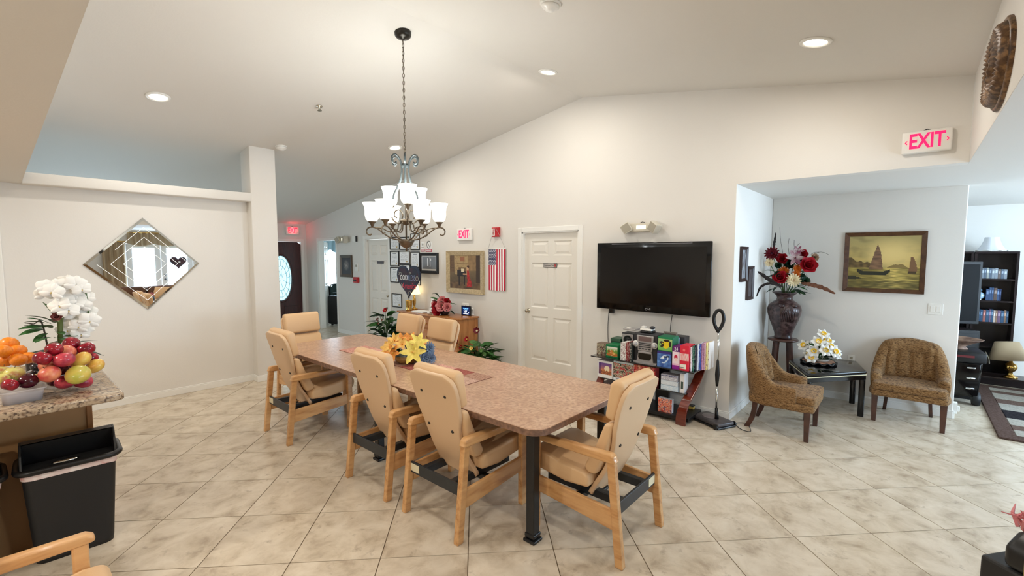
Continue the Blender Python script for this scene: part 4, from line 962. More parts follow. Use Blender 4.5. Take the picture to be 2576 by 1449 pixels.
# heart sign on a brass pot
hp=at(1028,752,'x',4.70)
HS=empty('heart_sign',(4.70,6.46,DZ),RW,'dark heart shaped sign reading God Bless America above a brass pot','sign')
A=at(1000,700,'x',4.70); B=at(1057,700,'x',4.70); hw=(A.y-B.y)/2; hz0=at(1028,752,'x',4.70).z-DZ; hz1=at(1028,668,'x',4.70).z-DZ; hc=(A.y+B.y)/2-6.46
def heart(s=1,n=60):
    out=[]
    for i in range(n):
        t=2*math.pi*i/n; x=16*math.sin(t)**3; y=13*math.cos(t)-5*math.cos(2*t)-2*math.cos(3*t)-math.cos(4*t)
        out.append((x/16*hw*s-hc,(hz0+hz1)/2+((y+2.6)/14.6)*(hz1-hz0)/2*s))
    return out
M['hnavy']=mat('heart_navy',C(38,44,64),.6); M['hdark']=mat('heart_dark',C(34,26,32),.6,noise_=[(C(78,24,34),12),(C(30,34,52),8)])
hb=MB().prism(heart(1),'y',-.012,.012).build('heart_board',M['hnavy'],HS,bevel=.004)
MB().prism(heart(.88),'y',-.015,-.012).build('heart_face',M['hdark'],HS)
zc=(hz0+hz1)/2
text('slogan','GOD',.13,M['paper'],face(-hc-hw*.36,-.016,zc+.075,'-y'),HS,.001,.72); text('slogan','BLESS',.13,mat('slogan_blue',C(140,156,190),.6),face(-hc+hw*.30,-.016,zc+.075,'-y'),HS,.001,.72)
text('slogan','America',.15,mat('slogan_red',C(206,52,70),.6),face(-hc+.02,-.016,zc-.065,'-y'),HS,.001,.8,shear=.3)
for (x,z,r) in ((-hw*.62,zc+.13,.028),(hw*.8,zc+.07,.036),(-hw*.55,zc-.06,.026),(hw*.15,zc-.2,.042),(-hw*.8,zc+.15,.02),(hw*.2,zc+.16,.016)):
    MB().tube([(x-hc+r*math.cos(q),-.016,z+r*1.1*math.sin(q)) for q in [2*math.pi*i/18 for i in range(18)]],.0035,5,closed=True).build('stamp_ring',M['lampgrey'],HS)
MB().cyl((-hc,.0,.05),(-hc,0,hz0+.03),.006,n=8).build('stick',M['brass'],HS)
MB().lathe([(.055,0),(.06,.01),(.045,.03),(.055,.08),(.06,.16),(.064,.17),(.056,.17),(.05,.08),(.0,.05)],24,(-hc,0,.001)).build('brass_pot',M['brass'],HS,True)
# brass table lamp, lit
tl=empty('table_lamp',(4.85,6.56,DZ),0,'brass table lamp with a small cream shade behind the heart sign','lamp')
MB().lathe([(.06,0),(.062,.012),(.03,.025),(.018,.05),(.028,.1),(.032,.16),(.02,.22),(.01,.26),(.01,.3)],24).build('base',M['brass'],tl,True)
MB().lathe([(.11,.27),(.065,.45)],28).build('lamp_shade',mat('cream_shade',C(250,238,205),.8,emit=.9,emitcol=C(255,228,170)),tl,True)
light('POINT','table_lamp_bulb',(0,0,.34),1.5,(1,.8,.5),.04,parent=tl)
# papers, frame, router, phone, clock on the dresser
e=empty('document_stand',(4.88,6.02,DZ),RW,'white framed document leaning against the wall on the dresser','frame')
MB().box(-.16,.16,-.01,.0,0,.215).build('sheet',M['paper'],e,rot=(R(-16),0,0)); MB().box(-.165,.165,0.001,.008,0,.225).build('backing',mat('green_backing',C(70,92,84),.5),e,rot=(R(-16),0,0))
e=empty('paper_stack',(4.68,6.12,DZ),RW,'stack of white papers lying in front of the leaning document','papers')
MB().box(-.17,.14,-.11,.1,0,.012).build('folder',mat('folder_grey',C(214,204,200),.6),e); MB().box(-.15,.15,-.1,.1,.0125,.022).build('sheets',M['paper'],e)
e=empty('reading_glasses_case',(4.60,5.84,DZ),RW,'small white case beside the paper stack','case')
MB().ball((0,0,.017),.017,12,sc=(2.4,1.4,1)).build('case',M['white'],e,True); MB().ball((.06,0,.012),.012,10,sc=(1.8,1.2,1)).build('cap',M['lampgrey'],e,True)
e=empty('network_router',(4.94,5.33,DZ),RW,'white upright router against the wall behind the digital clock','router')
MB().box(-.07,.07,-.015,.015,.0,.19).build('case',M['white'],e,bevel=.012,seg=3); MB().ball((.02,-.016,.15),.008,8).build('button',M['softblack'],e)
c0=at(1172,794,'z',.767)
e=empty('digital_clock',(c0.x,c0.y,DZ),RW,'black digital day clock showing 3:37 on the dresser','clock')
w,h=.215,.155
MB().box(-w/2,w/2,0,.02,0,h).build('case',M['black'],e,bevel=.005); MB().box(-w/2+.018,w/2-.018,-.002,0,.016,h-.016).build('screen',mat('lcd_blue',C(16,28,60),.2,emit=.25,emitcol=C(20,44,110)),e)
M['lcd']=mat('lcd_text',C(235,245,255),.4,emit=1.6)
M['lcdb']=mat('lcd_text_blue',C(120,190,255),.4,emit=1.4)
text('day_text','MONDAY',.028,M['lcdb'],face(0,-.0028,.112,'-y'),e,.0003); text('part_text','AFTERNOON',.013,M['lcdb'],face(0,-.0028,.091,'-y'),e,.0003)
text('time_text','3:37',.044,M['lcd'],face(-.012,-.0028,.063,'-y'),e,.0003); text('period_text','PM',.016,M['lcd'],face(.062,-.0028,.052,'-y'),e,.0003)
MB().box(-.06,.06,-.0028,-.002,.027,.034).build('date_line',M['lcd'],e)
c3=at(1194,793,'z',.767)
e=empty('phone_handset',(c3.x-.02,c3.y+.03,DZ),RW,'small white cordless phone at the right end of the dresser','phone')
MB().box(-.03,.03,-.02,.03,0,.02).build('cradle',M['white'],e,bevel=.008,seg=3); MB().box(-.022,.022,-.008,.012,.015,.11).build('handset',M['white'],e,bevel=.01,seg=3); MB().box(-.012,.012,-.0095,-.008,.075,.095).build('earpiece',M['lampgrey'],e)
# rose arrangement
RA=empty('rose_arrangement',(4.73,5.60,DZ),0,'arrangement of pink and crimson silk roses on the dresser','flowers')
MB().lathe([(.05,0),(.075,.02),(.085,.06),(.08,.075),(.0,.07)],20).build('pot',mat('pot_dark',C(56,40,36),.5),RA,True)
RR=rose('rose_crimson',M['pet_re'],.075); RP=rose('rose_pink',M['pet_pk'],.075); RD=rose('rose_dark',M['pet_re'],.07)
for me,(y,z,x,s) in [(RD,(.02,.05,-.12,1.25)),(RR,(.07,.13,-.1,1.2)),(RR,(.0,.10,-.12,1.1)),(RP,(.15,.16,-.06,1.1)),(RP,(-.06,.15,-.11,1.25)),(RP,(.0,.22,-.04,1.1)),(RP,(-.16,.14,-.08,1.0)),(RR,(-.12,.21,-.05,.9)),(RD,(.12,.07,-.1,.9)),(RP,(.06,.21,.02,1.0))]:
    inst('rose',me,RA,(x,y,z),look((x*1.2-.5,y*2.5-.15,z*1.2)),s)
for k in range(34):
    a=rnd(0,6.28); z=rnd(.05,.24); inst('leaf',LF if k%2 else LFD,RA,(rnd(-.08,.05),math.sin(a)*.1,z),lookx((math.cos(a)-.2,math.sin(a)*1.4,rnd(-.3,.9)),rnd(-.5,.5)),rnd(.6,1.0))
for k in range(5): inst('fern',LFD,RA,(0,.12+.01*k,.25+.02*k),lookx((-.2,.3+.15*k,1-.2*k)),.7)
tag(RA)
# ================= POTTED PLANTS ON THE FLOOR =================
def plant(name,lab,x,y,zp,hh,rr,nl,flowers,meshes):
    t=empty(name,(x,y,0),0,lab,'plant','silk plants beside the dresser')
    MB().lathe([(rr*.42,0),(rr*.5,.02),(rr*.62,zp),(rr*.64,zp+.015),(rr*.56,zp+.015),(0,zp-.01)],24).build('basket',M['basket'],t,True)
    for k in range(nl):
        a=rnd(0,6.28); q=rnd(.0,1)**.7; z=zp+rnd(0,1)*(hh-zp)*(1-.45*q); r=rr*q*.62
        inst('leaf',random.choice(meshes),t,(r*math.cos(a),r*math.sin(a),z),lookx((math.cos(a),math.sin(a),rnd(-.25,.8)),rnd(-.6,.6)),rnd(1.0,1.6))
    for k in range(9):
        a=6.28*k/9; MB().tube([(0,0,zp-.01),(rr*.2*math.cos(a),rr*.2*math.sin(a),(zp+hh)/2),(rr*.45*math.cos(a),rr*.45*math.sin(a),hh*.9)],.004,5).build('stem',M['stem'],t)
    for me,dx,dy,z,s in flowers: inst('flower',me,t,(dx,dy,z),look((-.8,-.3+dy,.4)),s); MB().tube([(0,0,zp),(dx*.7,dy*.7,(zp+z)/2),(dx,dy,z)],.003,5).build('stem',M['stem'],t)
    return t
FLR=bloom('flower_red',[(6,.05,.02,25,.1),(5,.035,.016,45,.1)],M['pet_re'],(.012,.014),M['pet_ye']); FLD=bloom('flower_dark_red',[(7,.05,.019,22,.1)],M['pet_dr'],(.014,.014),M['pet_cr']); FLY=bloom('flower_yellow',[(6,.035,.014,30,.1)],M['pet_ye'],(.01,.01),M['pet_or'])
plant('potted_plant','leafy plant with red and yellow flowers right of the dresser',4.60,4.68,.17,.46,.31,95,[(FLD,-.02,.02,.62,1.2),(FLR,-.1,.36,.42,1.3),(FLR,-.05,.2,.48,1.0),(FLY,-.2,-.05,.40,1.1),(FLR,-.1,.28,.36,.8)],[LF,LF,LFD,LFL])
plant('potted_plant','bushy plant with small red berries between dresser and closet door',4.55,7.0,.2,.74,.24,90,[(FLR,-.12,-.18,.76,1.0)]+[(FLD,-.14+rnd(-.03,.03),-.03+rnd(-.08,.08),.55+rnd(-.05,.05),.45) for _ in range(6)],[LF,LFD,LF])
# ================= CENTREPIECE AND RUNNER ON THE DINING TABLE =================
RU=empty('table_runner',(2.435,3.42,.7512),0,'patchwork table runner in cream and rust along the table','runner')
patch=[(204,168,150),(236,224,212),(158,84,74),(206,150,134),(240,230,218),(176,136,116),(216,164,148)]
for i in range(9):
    for j in range(2):
        c=patch[(i*3+j*5+(i*j)%3)%7]; x0=-.15+j*.15; y0=-.95+i*.211
        MB().box(x0+.0015,x0+.1485,y0+.0015,y0+.2095,0,.0025).build('patch',mat('runner_patch',C(*c),.8,noise_=[(C(*[max(0,v-40) for v in c]),70)],coords='World',lo=.5,hi=.62),RU)
MB().box(-.152,.152,-.952,.951,-.001,.001).build('backing',mat('runner_backing',C(128,84,70),.85),RU)
CP=empty('flower_centrepiece',(2.43,3.40,.754),0,'silk lilies in orange, yellow and blue in a low bowl on the dining table','flowers')
MB().lathe([(.05,0),(.09,.004),(.115,.03),(.12,.07),(.115,.07),(.10,.035),(.0,.02)],28).build('glass_bowl',mat('amber_bowl',C(196,150,84),.12,trans=.5),CP,True)
MB().lathe([(.1,.02),(.1,.06),(0,.085)],16).build('moss',M['leafd'],CP)
LO=bloom('lily_orange',[(6,.085,.02,38,-.25)],M['pet_or'],(.006,.03),M['pet_ye']); LL=bloom('lily_light',[(6,.08,.02,45,-.3)],M['pet_lo'],(.006,.03),M['pet_or']); LY=bloom('lily_yellow',[(6,.105,.024,32,-.25)],M['pet_ye'],(.007,.035),M['pet_lo']); MU=bloom('mum_blue',[(14,.055,.008,12,.05),(12,.048,.008,35,.1),(9,.035,.008,60,.1)],M['pet_bl'],(.01,.015),M['pet_bl'])
v=Vector((.66,-.7513,0)); fwv=Vector((.7513,.66,0))
for me,a,d,z,s in [(LO,-.10,-.09,.10,1.05),(LL,-.17,-.02,.12,1),(LO,-.05,.02,.19,1),(LL,-.11,.0,.19,1.05),(LL,-.19,.05,.09,.9),(LL,-.03,-.06,.17,.9),(LO,.02,.03,.2,.9),(LY,.07,-.1,.11,1.15),(LY,.1,-.02,.18,.95),(LL,-.13,-.06,.15,.9),(LO,-.16,.04,.15,.9),(MU,.17,-.07,.06,1.15),(MU,.2,.0,.13,1.1),(MU,.16,-.02,.10,1),(MU,.22,-.05,.05,1),(MU,.19,.06,.08,1),(MU,.155,-.11,.02,.9),(LL,.0,.1,.14,1),(LO,.08,.1,.13,1)]:
    p=v*a+fwv*d; inst('flower',me,CP,(p.x,p.y,z),look((p.x-.12,p.y-.12,z*1.1)),s)
for k in range(24):
    a=rnd(0,6.28); inst('leaf',LFD if k%3 else LF,CP,(.07*math.cos(a),.07*math.sin(a),rnd(.06,.12)),lookx((math.cos(a),math.sin(a),rnd(0,.8)),rnd(-.5,.5)),rnd(.5,.8))
# ================= MIRROR WALL =================
MR=empty('diamond_mirror',(1.162,YM,1.622),0,'diamond shaped wall mirror with etched concentric lines','mirror')
M['mirror']=mat('mirror_silver',C(238,240,240),.012,1); M['bevel']=mat('mirror_bevel',C(226,230,230),.06,1); M['etch_glow']=mat('etched_line',C(250,250,250),.5,emit=.45)  # etched lines get a faint glow of their own to stand out
q=.535
MB().prism([(q,0),(0,q),(-q,0),(0,-q)],'y',-.012,-.004).build('backing',M['charc'],MR)
MB().add([(s*x,-.0205,s*z) for s in (1,) for x,z in ((q-.03,0),(0,q-.03),(-q+.03,0),(0,-q+.03))],[(0,1,2,3)]).build('mirror_plate',M['mirror'],MR)
MB().add([(x,-.012,z) for x,z in ((q,0),(0,q),(-q,0),(0,-q))]+[(x,-.0205,z) for x,z in ((q-.03,0),(0,q-.03),(-q+.03,0),(0,-q+.03))],[(0,1,5,4),(1,2,6,5),(2,3,7,6),(3,0,4,7)]).build('bevel_edge',M['bevel'],MR)
for k,s in enumerate((.425,.31,.20)):
    cs=[(s,0),(0,s),(-s,0),(0,-s)]
    for i in range(4):
        p,r_=cs[i],cs[(i+1)%4]
        if (k==0 and i==1): r_=(p[0]+(r_[0]-p[0])*.62,p[1]+(r_[1]-p[1])*.62)
        if (k==2 and i==0): p=(p[0]+(r_[0]-p[0])*.1,p[1]+(r_[1]-p[1])*.1)
        MB().tube([(p[0],-.021,p[1]),(r_[0],-.021,r_[1])],.006,4,flat=.3).build('etched_line',M['etch_glow'],MR)
# door casing at the far left of the mirror wall
t=empty('trim_4',(0,0,0),0,'white corner trim at the left end of the mirror wall',None,None,'structure')
MB().box(-.03,.05,YM-.02,YM,0,2.44).build('casing',M['trim'],t,bevel=.005)
# ================= OVAL FRAME HIGH ON THE RIGHT =================
OV=empty('oval_frame',(3.36,-.299,2.665),R(180),'carved antique gold oval frame high on the right wall','frame')
M['gilt']=mat('antique_gilt',C(92,64,38),.45,.15,noise_=[(C(60,40,22),18),(C(134,100,64),40)],lo=.45,hi=.64)
def oring(name,prof,m,wob=0,nw=0):
    b_=MB(); n=96; vs=[];fs=[]; k=len(prof)
    for i in range(n):
        a=2*math.pi*i/n; w=1+wob*math.sin(nw*a)
        for s,d in prof: vs.append(((.36+s)*math.cos(a),-d*w,(.205+s)*math.sin(a)))
    for i in range(n):
        j=(i+1)%n
        for q_ in range(k-1): fs.append((i*k+q_,j*k+q_,j*k+q_+1,i*k+q_+1))
    return b_.add(vs,fs).build(name,m,OV,True)
oring('outer_moulding',[(0,0),(.0,.012),(-.012,.02),(-.02,.018)],M['gilt']); oring('carved_band',[(-.02,.018),(-.03,.04),(-.05,.052),(-.07,.045),(-.08,.03)],M['gilt'],.14,46); oring('inner_moulding',[(-.08,.03),(-.09,.042),(-.1,.04),(-.11,.02),(-.12,.012)],M['gilt'],.08,80)
MB().add([(0,-.012,0)]+[(.24*math.cos(2*math.pi*i/48),-.012,.088*math.sin(2*math.pi*i/48)) for i in range(48)],[(0,i+1,(i+1)%48+1) for i in range(48)]).build('oval_glass',mat('old_glass',C(120,116,108),.08),OV)
# ================= NICHE =================
# sailing junk painting
A=at(2128,586,'x',6.58); B=at(2335,584,'x',6.58)
e=empty('framed_painting',(6.6,.235,1.303),RW,'oil painting of a sailing junk on a golden sea in a brown wooden frame','painting')
w,h=.715,.68
frame_(e,w,h,.045,.035,mat('walnut_frame',C(96,62,36),.35,noise_=[(C(74,44,24),20)]))
def junk(u,v):
    hor=.40
    if v>hor:
        c=mix((206,178,104),(176,160,104),smooth(hor,1,v)); c=mix(c,(120,110,72),max(0,min(.7,fbm(u,v*1.6,3.2)*1.4)))
        g=max(0,1-((u-.62)**2*5+(v-.66)**2*9)); c=mix(c,(242,214,140),g*.9)
        if u<.42 and v<hor+.14*(1-u/.42)+.05*nz(u,0,12)+.04: c=mix((84,68,40),(124,100,58),.5+nz(u,v,18))
        if .55<u<.85 and v<hor+.07*math.sin((u-.55)*10.4)+.02*nz(u,0,15): c=(142,120,70)
    else:
        s=nz(u*1.2,v*7,5); c=mix((104,92,44),(176,156,78),.5+s)
        g=max(0,1-abs(u-.66)*3.2); c=mix(c,(232,206,118),g*max(0,.6+nz(u*2,v*10,5)))
        if v<.16: c=mix(c,(56,52,30),.55*(.6+nz(u*2,v*8,4)))
    if .37<v<.90:
        t=(v-.37)/.53; l=.30+.105*t*1.2; r_=.50-.06*t if t<.6 else .464-.09*(t-.6)*1.9
        if l<u<r_: c=mix((110,84,64),(146,110,80),.5+nz(u,v*3,9))
    if .30<v<.385 and .14<u<.60 and v>.31+.30*max(0,abs(u-.36)-.12)**1 *0 and v<.325+.5*max(0,abs(u-.37)-.13): c=(44,40,26)
    if .255<v<.335 and abs(u-.37)<.24-.9*(.335-v): c=(40,42,28)
    if .34<v<.60:
        t=(v-.34)/.26
        if .845+.02*t<u<.955-.06*t*t: c=(126,92,62)
    if .30<v<.345 and .835<u<.945: c=(74,58,36)
    if (u-.06)**2/.02+(v-.2)**2/.0008<1: c=(48,46,30)
    return c
p=pr('canvas',w-.08,h-.08,junk,110,100,e,M['canvas']); p.location=(0,-.014,.04)
for (x0,x1,z0,z1,lab,k) in ((5.18,5.42,1.44,1.815,'upper dark narrow frame on the niche side wall',0),(5.46,5.70,1.225,1.60,'lower dark narrow frame on the niche side wall',1)):
    e=empty('framed_picture',((x0+x1)/2,1.36,z0),0,lab,'picture','dark frames on the niche side wall'); frame_(e,x1-x0,z1-z0,.035,.03,mat('dark_wood_frame',C(52,38,36),.35))
    p=pr('print',x1-x0-.06,z1-z0-.06,(lambda u,v,k=k: mix((176,186,194),(70,64,66),.5+nz(u,v,5,k*7)) if k==0 else mix((90,84,84),(50,44,46),.5+nz(u,v,5,9))),14,22,e); p.location=(0,-.01,.03)
e=empty('switch_plate',(6.6,-.22,1.09),RW,'white double light switch plate beside the junk painting','switch')
MB().box(-.06,.06,-.006,0,0,.12).build('plate',M['white'],e,bevel=.004); 
for x in (-.024,.024): MB().box(x-.017,x+.017,-.011,-.006,.027,.093).build('rocker',M['white'],e,bevel=.003)
e=empty('wall_outlet',(6.6,.475,.435),RW,'white electrical outlet above the black corner table','outlet')
MB().box(-.036,.036,-.006,0,0,.115).build('plate',M['white'],e,bevel=.003)
for z in (.032,.082): MB().box(-.015,.015,-.009,-.006,z-.014,z+.014).build('socket',M['lampgrey'],e,bevel=.003)
e=empty('wall_outlet',(6.66,-.412,.05),0,'white outlet low on the niche corner behind the right armchair','outlet')
MB().box(-.036,.036,-.03,0,0,.115).build('plate',M['white'],e,bevel=.003); MB().box(-.02,.02,-.05,-.03,.02,.08).build('plug',M['white'],e,bevel=.006)
# stool and vase
M['darkwood']=mat('dark_walnut',C(82,48,36),.3,noise_=[(C(58,32,24),10)],coat=.3)
e=empty('wooden_stool',(6.3,1.13,0),R(20),'round dark wood stool carrying the tall vase','stool')
MB().lathe([(0,.685),(.15,.685),(.162,.692),(.165,.702),(.158,.712),(0,.715)],36).build('seat',M['darkwood'],e,True)
for i in range(4):
    a=R(45+90*i); lg=MB().add([(x,y,z) for z,r_,s in ((0,.155,.022),(.688,.095,.026)) for x,y in [(r_*math.cos(a)+s*math.cos(a+R(d)),r_*math.sin(a)+s*math.sin(a+R(d))) for d in (45,135,225,315)]],[(3,2,1,0),(4,5,6,7),(0,1,5,4),(1,2,6,5),(2,3,7,6),(3,0,4,7)]).build('leg',M['darkwood'],e,bevel=.004)
for i in range(4):
    a=R(45+90*i); c_=R(135+90*i); MB().cyl((.132*math.cos(a),.132*math.sin(a),.25),(.132*math.cos(c_),.132*math.sin(c_),.25),.011,n=10).build('stretcher',M['darkwood'],e)
VA=empty('vase',(6.3,1.13,.7155),0,'tall mottled maroon vase with a shell relief on the stool','vase')
M['vase']=mat('mottled_maroon_glaze',C(60,38,38),.3,noise_=[(C(92,72,70),14),(C(38,22,22),24)],lo=.45,hi=.62,coat=.3,bump=.3,bscale=40)
def vw(a,z):
    d=(a-R(205)+math.pi)%(2*math.pi)-math.pi
    return 1+(.035*math.cos(d*26)*math.exp(-(d/.55)**2)*smooth(.12,.3,z)*(1-smooth(.38,.45,z)))
MB().lathe([(.095,0),(.10,.012),(.092,.03),(.098,.07),(.125,.15),(.155,.23),(.178,.31),(.182,.36),(.168,.405),(.13,.44),(.092,.465),(.082,.49),(.09,.52),(.125,.55),(.138,.562),(.13,.563),(.085,.53),(.07,.5),(.0,.49)],72,wob=vw).build('body',M['vase'],VA,True)
b_=MB()
for k in range(9):
    a=R(205)+(k-4)*.085; b_.tube(sp([(.168*math.cos(R(205)),.168*math.sin(R(205)),.40),(.188*math.cos(a),.188*math.sin(a),.33),(.165*math.cos(a+(k-4)*.02),.165*math.sin(a+(k-4)*.02),.22)],5),[.006+.001*(i%3) for i in range(11)],6)
b_.build('shell_relief',M['vase'],VA,True)
for s in (-1,1):
    a=R(205)+s*.42; MB().ball((.158*math.cos(a),.158*math.sin(a),.41),.035,10,sc=(1,1,.8)).build('shoulder_scroll',M['vase'],VA,True)
# tall arrangement in the vase
TA=empty('tall_flower_arrangement',(6.3,1.13,1.24),0,'large autumn silk flower arrangement with feathers in the maroon vase','flowers')
MUC=bloom('mum_cream',[(16,.075,.011,8,.03),(13,.06,.011,28,.05),(8,.04,.01,55,.05)],M['pet_cr'],(.018,.014),M['pet_tn']); MUO=bloom('mum_bronze',[(16,.068,.01,10,.04),(12,.055,.01,32,.05),(8,.036,.01,60,.05)],M['pet_br']); DAH=bloom('dahlia_plum',[(14,.085,.017,5,.05),(12,.07,.016,28,.08),(9,.05,.014,52,.08)],M['pet_dr'],(.02,.02),M['pet_pu']); LMV=bloom('lily_mauve',[(6,.1,.022,30,-.2)],mat('petal_mauve',C(200,180,176),.6,noise_=[(C(130,60,84),12)]),(.006,.04),M['pet_dr']); RRB=rose('rose_big',M['pet_re'],.085); HYD=bloom('hydrangea',[(12,.05,.02,20,.1),(10,.04,.018,50,.1),(7,.03,.016,75,.1)],M['pet_tn']); HYG=bloom('dark_cluster',[(12,.06,.025,15,.1),(10,.05,.02,45,.1),(8,.03,.016,75,.1)],M['leafd'])
def npos(px,py,x): p_=at(px,py,'x',x); return p_-Vector((6.3,1.13,1.24))
DF=(-.86,-.15,.25)
for me,px,py,x,s in [(DAH,1942,638,6.05,1.0),(RRB,1968,652,6.2,.8),(MUC,1936,661,6.02,.78),(LMV,2000,650,6.15,1.05),(LMV,2006,632,6.24,.7),(RRB,2031,668,6.18,1.15),(HYD,2048,648,6.25,1.0),(MUO,1971,682,6.16,.95),(MUO,2006,676,6.13,.8),(MUO,2003,690,6.12,.75),(RRB,1963,699,6.12,1.0),(MUC,1996,705,6.08,1.1),(HYG,2024,708,6.16,1.0),(RRB,2018,640,6.27,.7),(DAH,2012,655,6.28,.8),(HYG,1956,690,6.1,.7),(HYG,1985,665,6.27,1.1),(HYG,1958,668,6.15,.7),(HYG,2015,700,6.25,1.0),(HYG,1980,700,6.22,1)]:
    p_=npos(px,py,x); inst('flower',me,TA,p_,look((DF[0],DF[1]+p_.y*1.5,DF[2])),s); MB().tube([(0,0,-.05),tuple(p_*.5+Vector((.03,0,0))),tuple(p_+Vector((.02,0,-.01)))],.004,5).build('stem',M['stem'],TA)
for k in range(22):
    a=rnd(2.2,4.9); inst('leaf',LFD if k%3 else LF,TA,(.09*math.cos(a),.09*math.sin(a)*1.4,rnd(.03,.3)),lookx((math.cos(a),math.sin(a),rnd(-.2,.6)),rnd(-.5,.5)),rnd(.6,.9))
def feather(pts,x,w,m,nm='feather'):
    P_=sp([tuple(npos(px,py,x)) for px,py in pts],6); b_=MB(); b_.tube(P_,.003,5)
    n=len(P_); vs=[];fs=[]
    for i,p_ in enumerate(P_):
        t=(P_[min(i+1,n-1)]-P_[max(i-1,0)]).normalized(); sd=t.cross(Vector((-1,0,0))).normalized(); ww=w*math.sin(math.pi*min(1,.06+.9*i/(n-1)))**.6*(.85+.3*((i*7)%3)/2)
        vs+=[tuple(p_-sd*ww),tuple(p_+Vector((-.004,0,0))),tuple(p_+sd*ww)]
    for i in range(n-1): fs+=[(i*3,i*3+1,i*3+4,i*3+3),(i*3+1,i*3+2,i*3+5,i*3+4)]
    b_.add(vs,fs); b_.build(nm,m,TA,True)
FB=mat('feather_black',C(34,28,30),.6); FBR=mat('feather_brown',C(122,80,58),.7,noise_=[(C(84,50,36),30)])
feather([(1970,722),(1948,712),(1925,696),(1906,683)],5.82,.022,FB); feather([(1968,722),(1938,713),(1914,722),(1903,746)],5.78,.014,FB); feather([(1950,640),(1947,620),(1949,605),(1952,585)],6.24,.014,FB); feather([(2015,712),(2040,716),(2070,724),(2101,739)],6.12,.024,FBR)
for (a,b2) in (((1970,640),(1962,572)),((1985,640),(1985,600)),((2003,640),(1998,604)),((2040,640),(2064,634)),((1990,640),(2012,612))):
    p0,p1=npos(*a,6.28),npos(*b2,6.28); MB().tube(sp([tuple(p0),tuple((p0+p1)/2+Vector((0,.01,.01))),tuple(p1)],5),[.002]*11,4).build('dry_grass',M['twig'],TA)
MB().tube(sp([tuple(npos(px,py,6.26)) for px,py in ((2048,640),(2062,634),(2075,636),(2085,641))],5),.0018,4).build('dry_grass',M['twig'],TA)
# black lacquer corner table
BT=empty('corner_table',(0,0,0),0,'glossy black wedge shaped corner table with a cream inlay stripe','table')
poly=[(6.03,.295),(5.475,.745),(6.10,1.02),(6.50,.92),(6.54,.42)]
def inset(P_,d):
    n=len(P_); out=[]; cx=sum(p[0] for p in P_)/n; cy=sum(p[1] for p in P_)/n
    for x,y in P_: v_=Vector((cx-x,cy-y)); v_.normalize(); out.append((x+v_.x*d,y+v_.y*d))
    return out
MB().prism(poly,'z',.468,.50).build('tabletop',M['gloss'],BT,bevel=.012,seg=4)
MB().prism(inset(poly,-.0015),'z',.455,.464).build('inlay_stripe',mat('cream_inlay',C(226,214,178),.25,.3),BT)
MB().prism(inset(poly,.004),'z',.405,.467).build('apron',M['gloss'],BT,bevel=.004)
for x,y in inset(poly,.035): MB().box(x-.027,x+.027,y-.027,y+.027,0,.41).build('leg',M['gloss'],BT,bevel=.008,seg=3)
TR=empty('scalloped_tray',(6.10,.735,.5005),0,'round tray with a scalloped dark rim under the daffodils','tray')
vs=[];fs=[];n=72
for i in range(n):
    a=2*math.pi*i/n; s=math.sin(12*a)
    for r_,z in ((.0,.03),(.12,.03),(.155,.032+.006*s),(.175,.024+.012*s),(.178,.018+.012*s),(.12,.012),(.08,.0),(0,.0)): vs.append((r_*math.cos(a),r_*math.sin(a),z))
for i in range(n):
    for k in range(7): fs.append((i*8+k,((i+1)%n)*8+k,((i+1)%n)*8+k+1,i*8+k+1))
t_=MB().add(vs,fs); t_.m=[0 if (q_%7)<2 else 1 for q_ in range(len(fs))]; t_.build('tray_body',[mat('tray_copper',C(176,128,100),.35),M['black']],TR,True)
DA=empty('daffodil_arrangement',(6.10,.735,.5305),0,'white and yellow silk daffodils in a low dish on the corner table','flowers')
MB().lathe([(.06,0),(.1,.012),(.115,.035),(.11,.035),(0,.02)],28).build('dish',mat('clear_dish',C(200,196,186),.15,trans=.4),DA,True)
b_=MB()
for i in range(6):
    a=2*math.pi*i/6; Mx=Matrix.Rotation(a,4,'Z')@Matrix.Rotation(R(-12),4,'Y')
    b_.grid(lambda u,v_: (.055*u,(.5-v_)*.044*math.sin(math.pi*min(1,u*.85+.13)),.008*math.sin(math.pi*v_)),4,3,0,Mx)
b_.lathe([(.006,.002),(.012,.004),(.015,.016),(.02,.024),(.017,.023),(.01,.008)],14,m=1)
DM=b_.mesh('daffodil',[M['pet_wh'],mat('daffodil_cup',C(242,196,40),.6)],True)
for px,py,x,s in [(2023,870,6.08,1.1),(2047,884,5.99,1.1),(2041,900,5.98,1.0),(2058,861,6.06,1.15),(2075,882,6.0,1.05),(2070,842,6.12,1.05),(2082,860,6.13,1.1),(2098,885,6.06,1.15),(2105,892,6.1,.9),(2060,876,6.05,1.05),(2035,890,6.05,.9),(2088,872,6.1,1),(2068,855,6.1,1)]:
    p_=at(px,py,'x',x)-Vector((6.10,.735,.5305)); inst('daffodil',DM,DA,p_,look((p_.x-.25,p_.y*1.6-.12,.1+p_.z*.6)),s*1.28); MB().tube([(p_.x*.2,p_.y*.2,.02),tuple(p_*.6+Vector((.02,0,0))),tuple(p_)],.0035,5).build('stem',M['stem'],DA)
for k in range(60):
    a=rnd(0,6.28); inst('leaf',LFD if k%2 else LF,DA,(.06*math.cos(a),.06*math.sin(a),rnd(.03,.15)),lookx((math.cos(a),math.sin(a),rnd(-.1,1.4)),rnd(-.6,.6)),rnd(.5,.85))
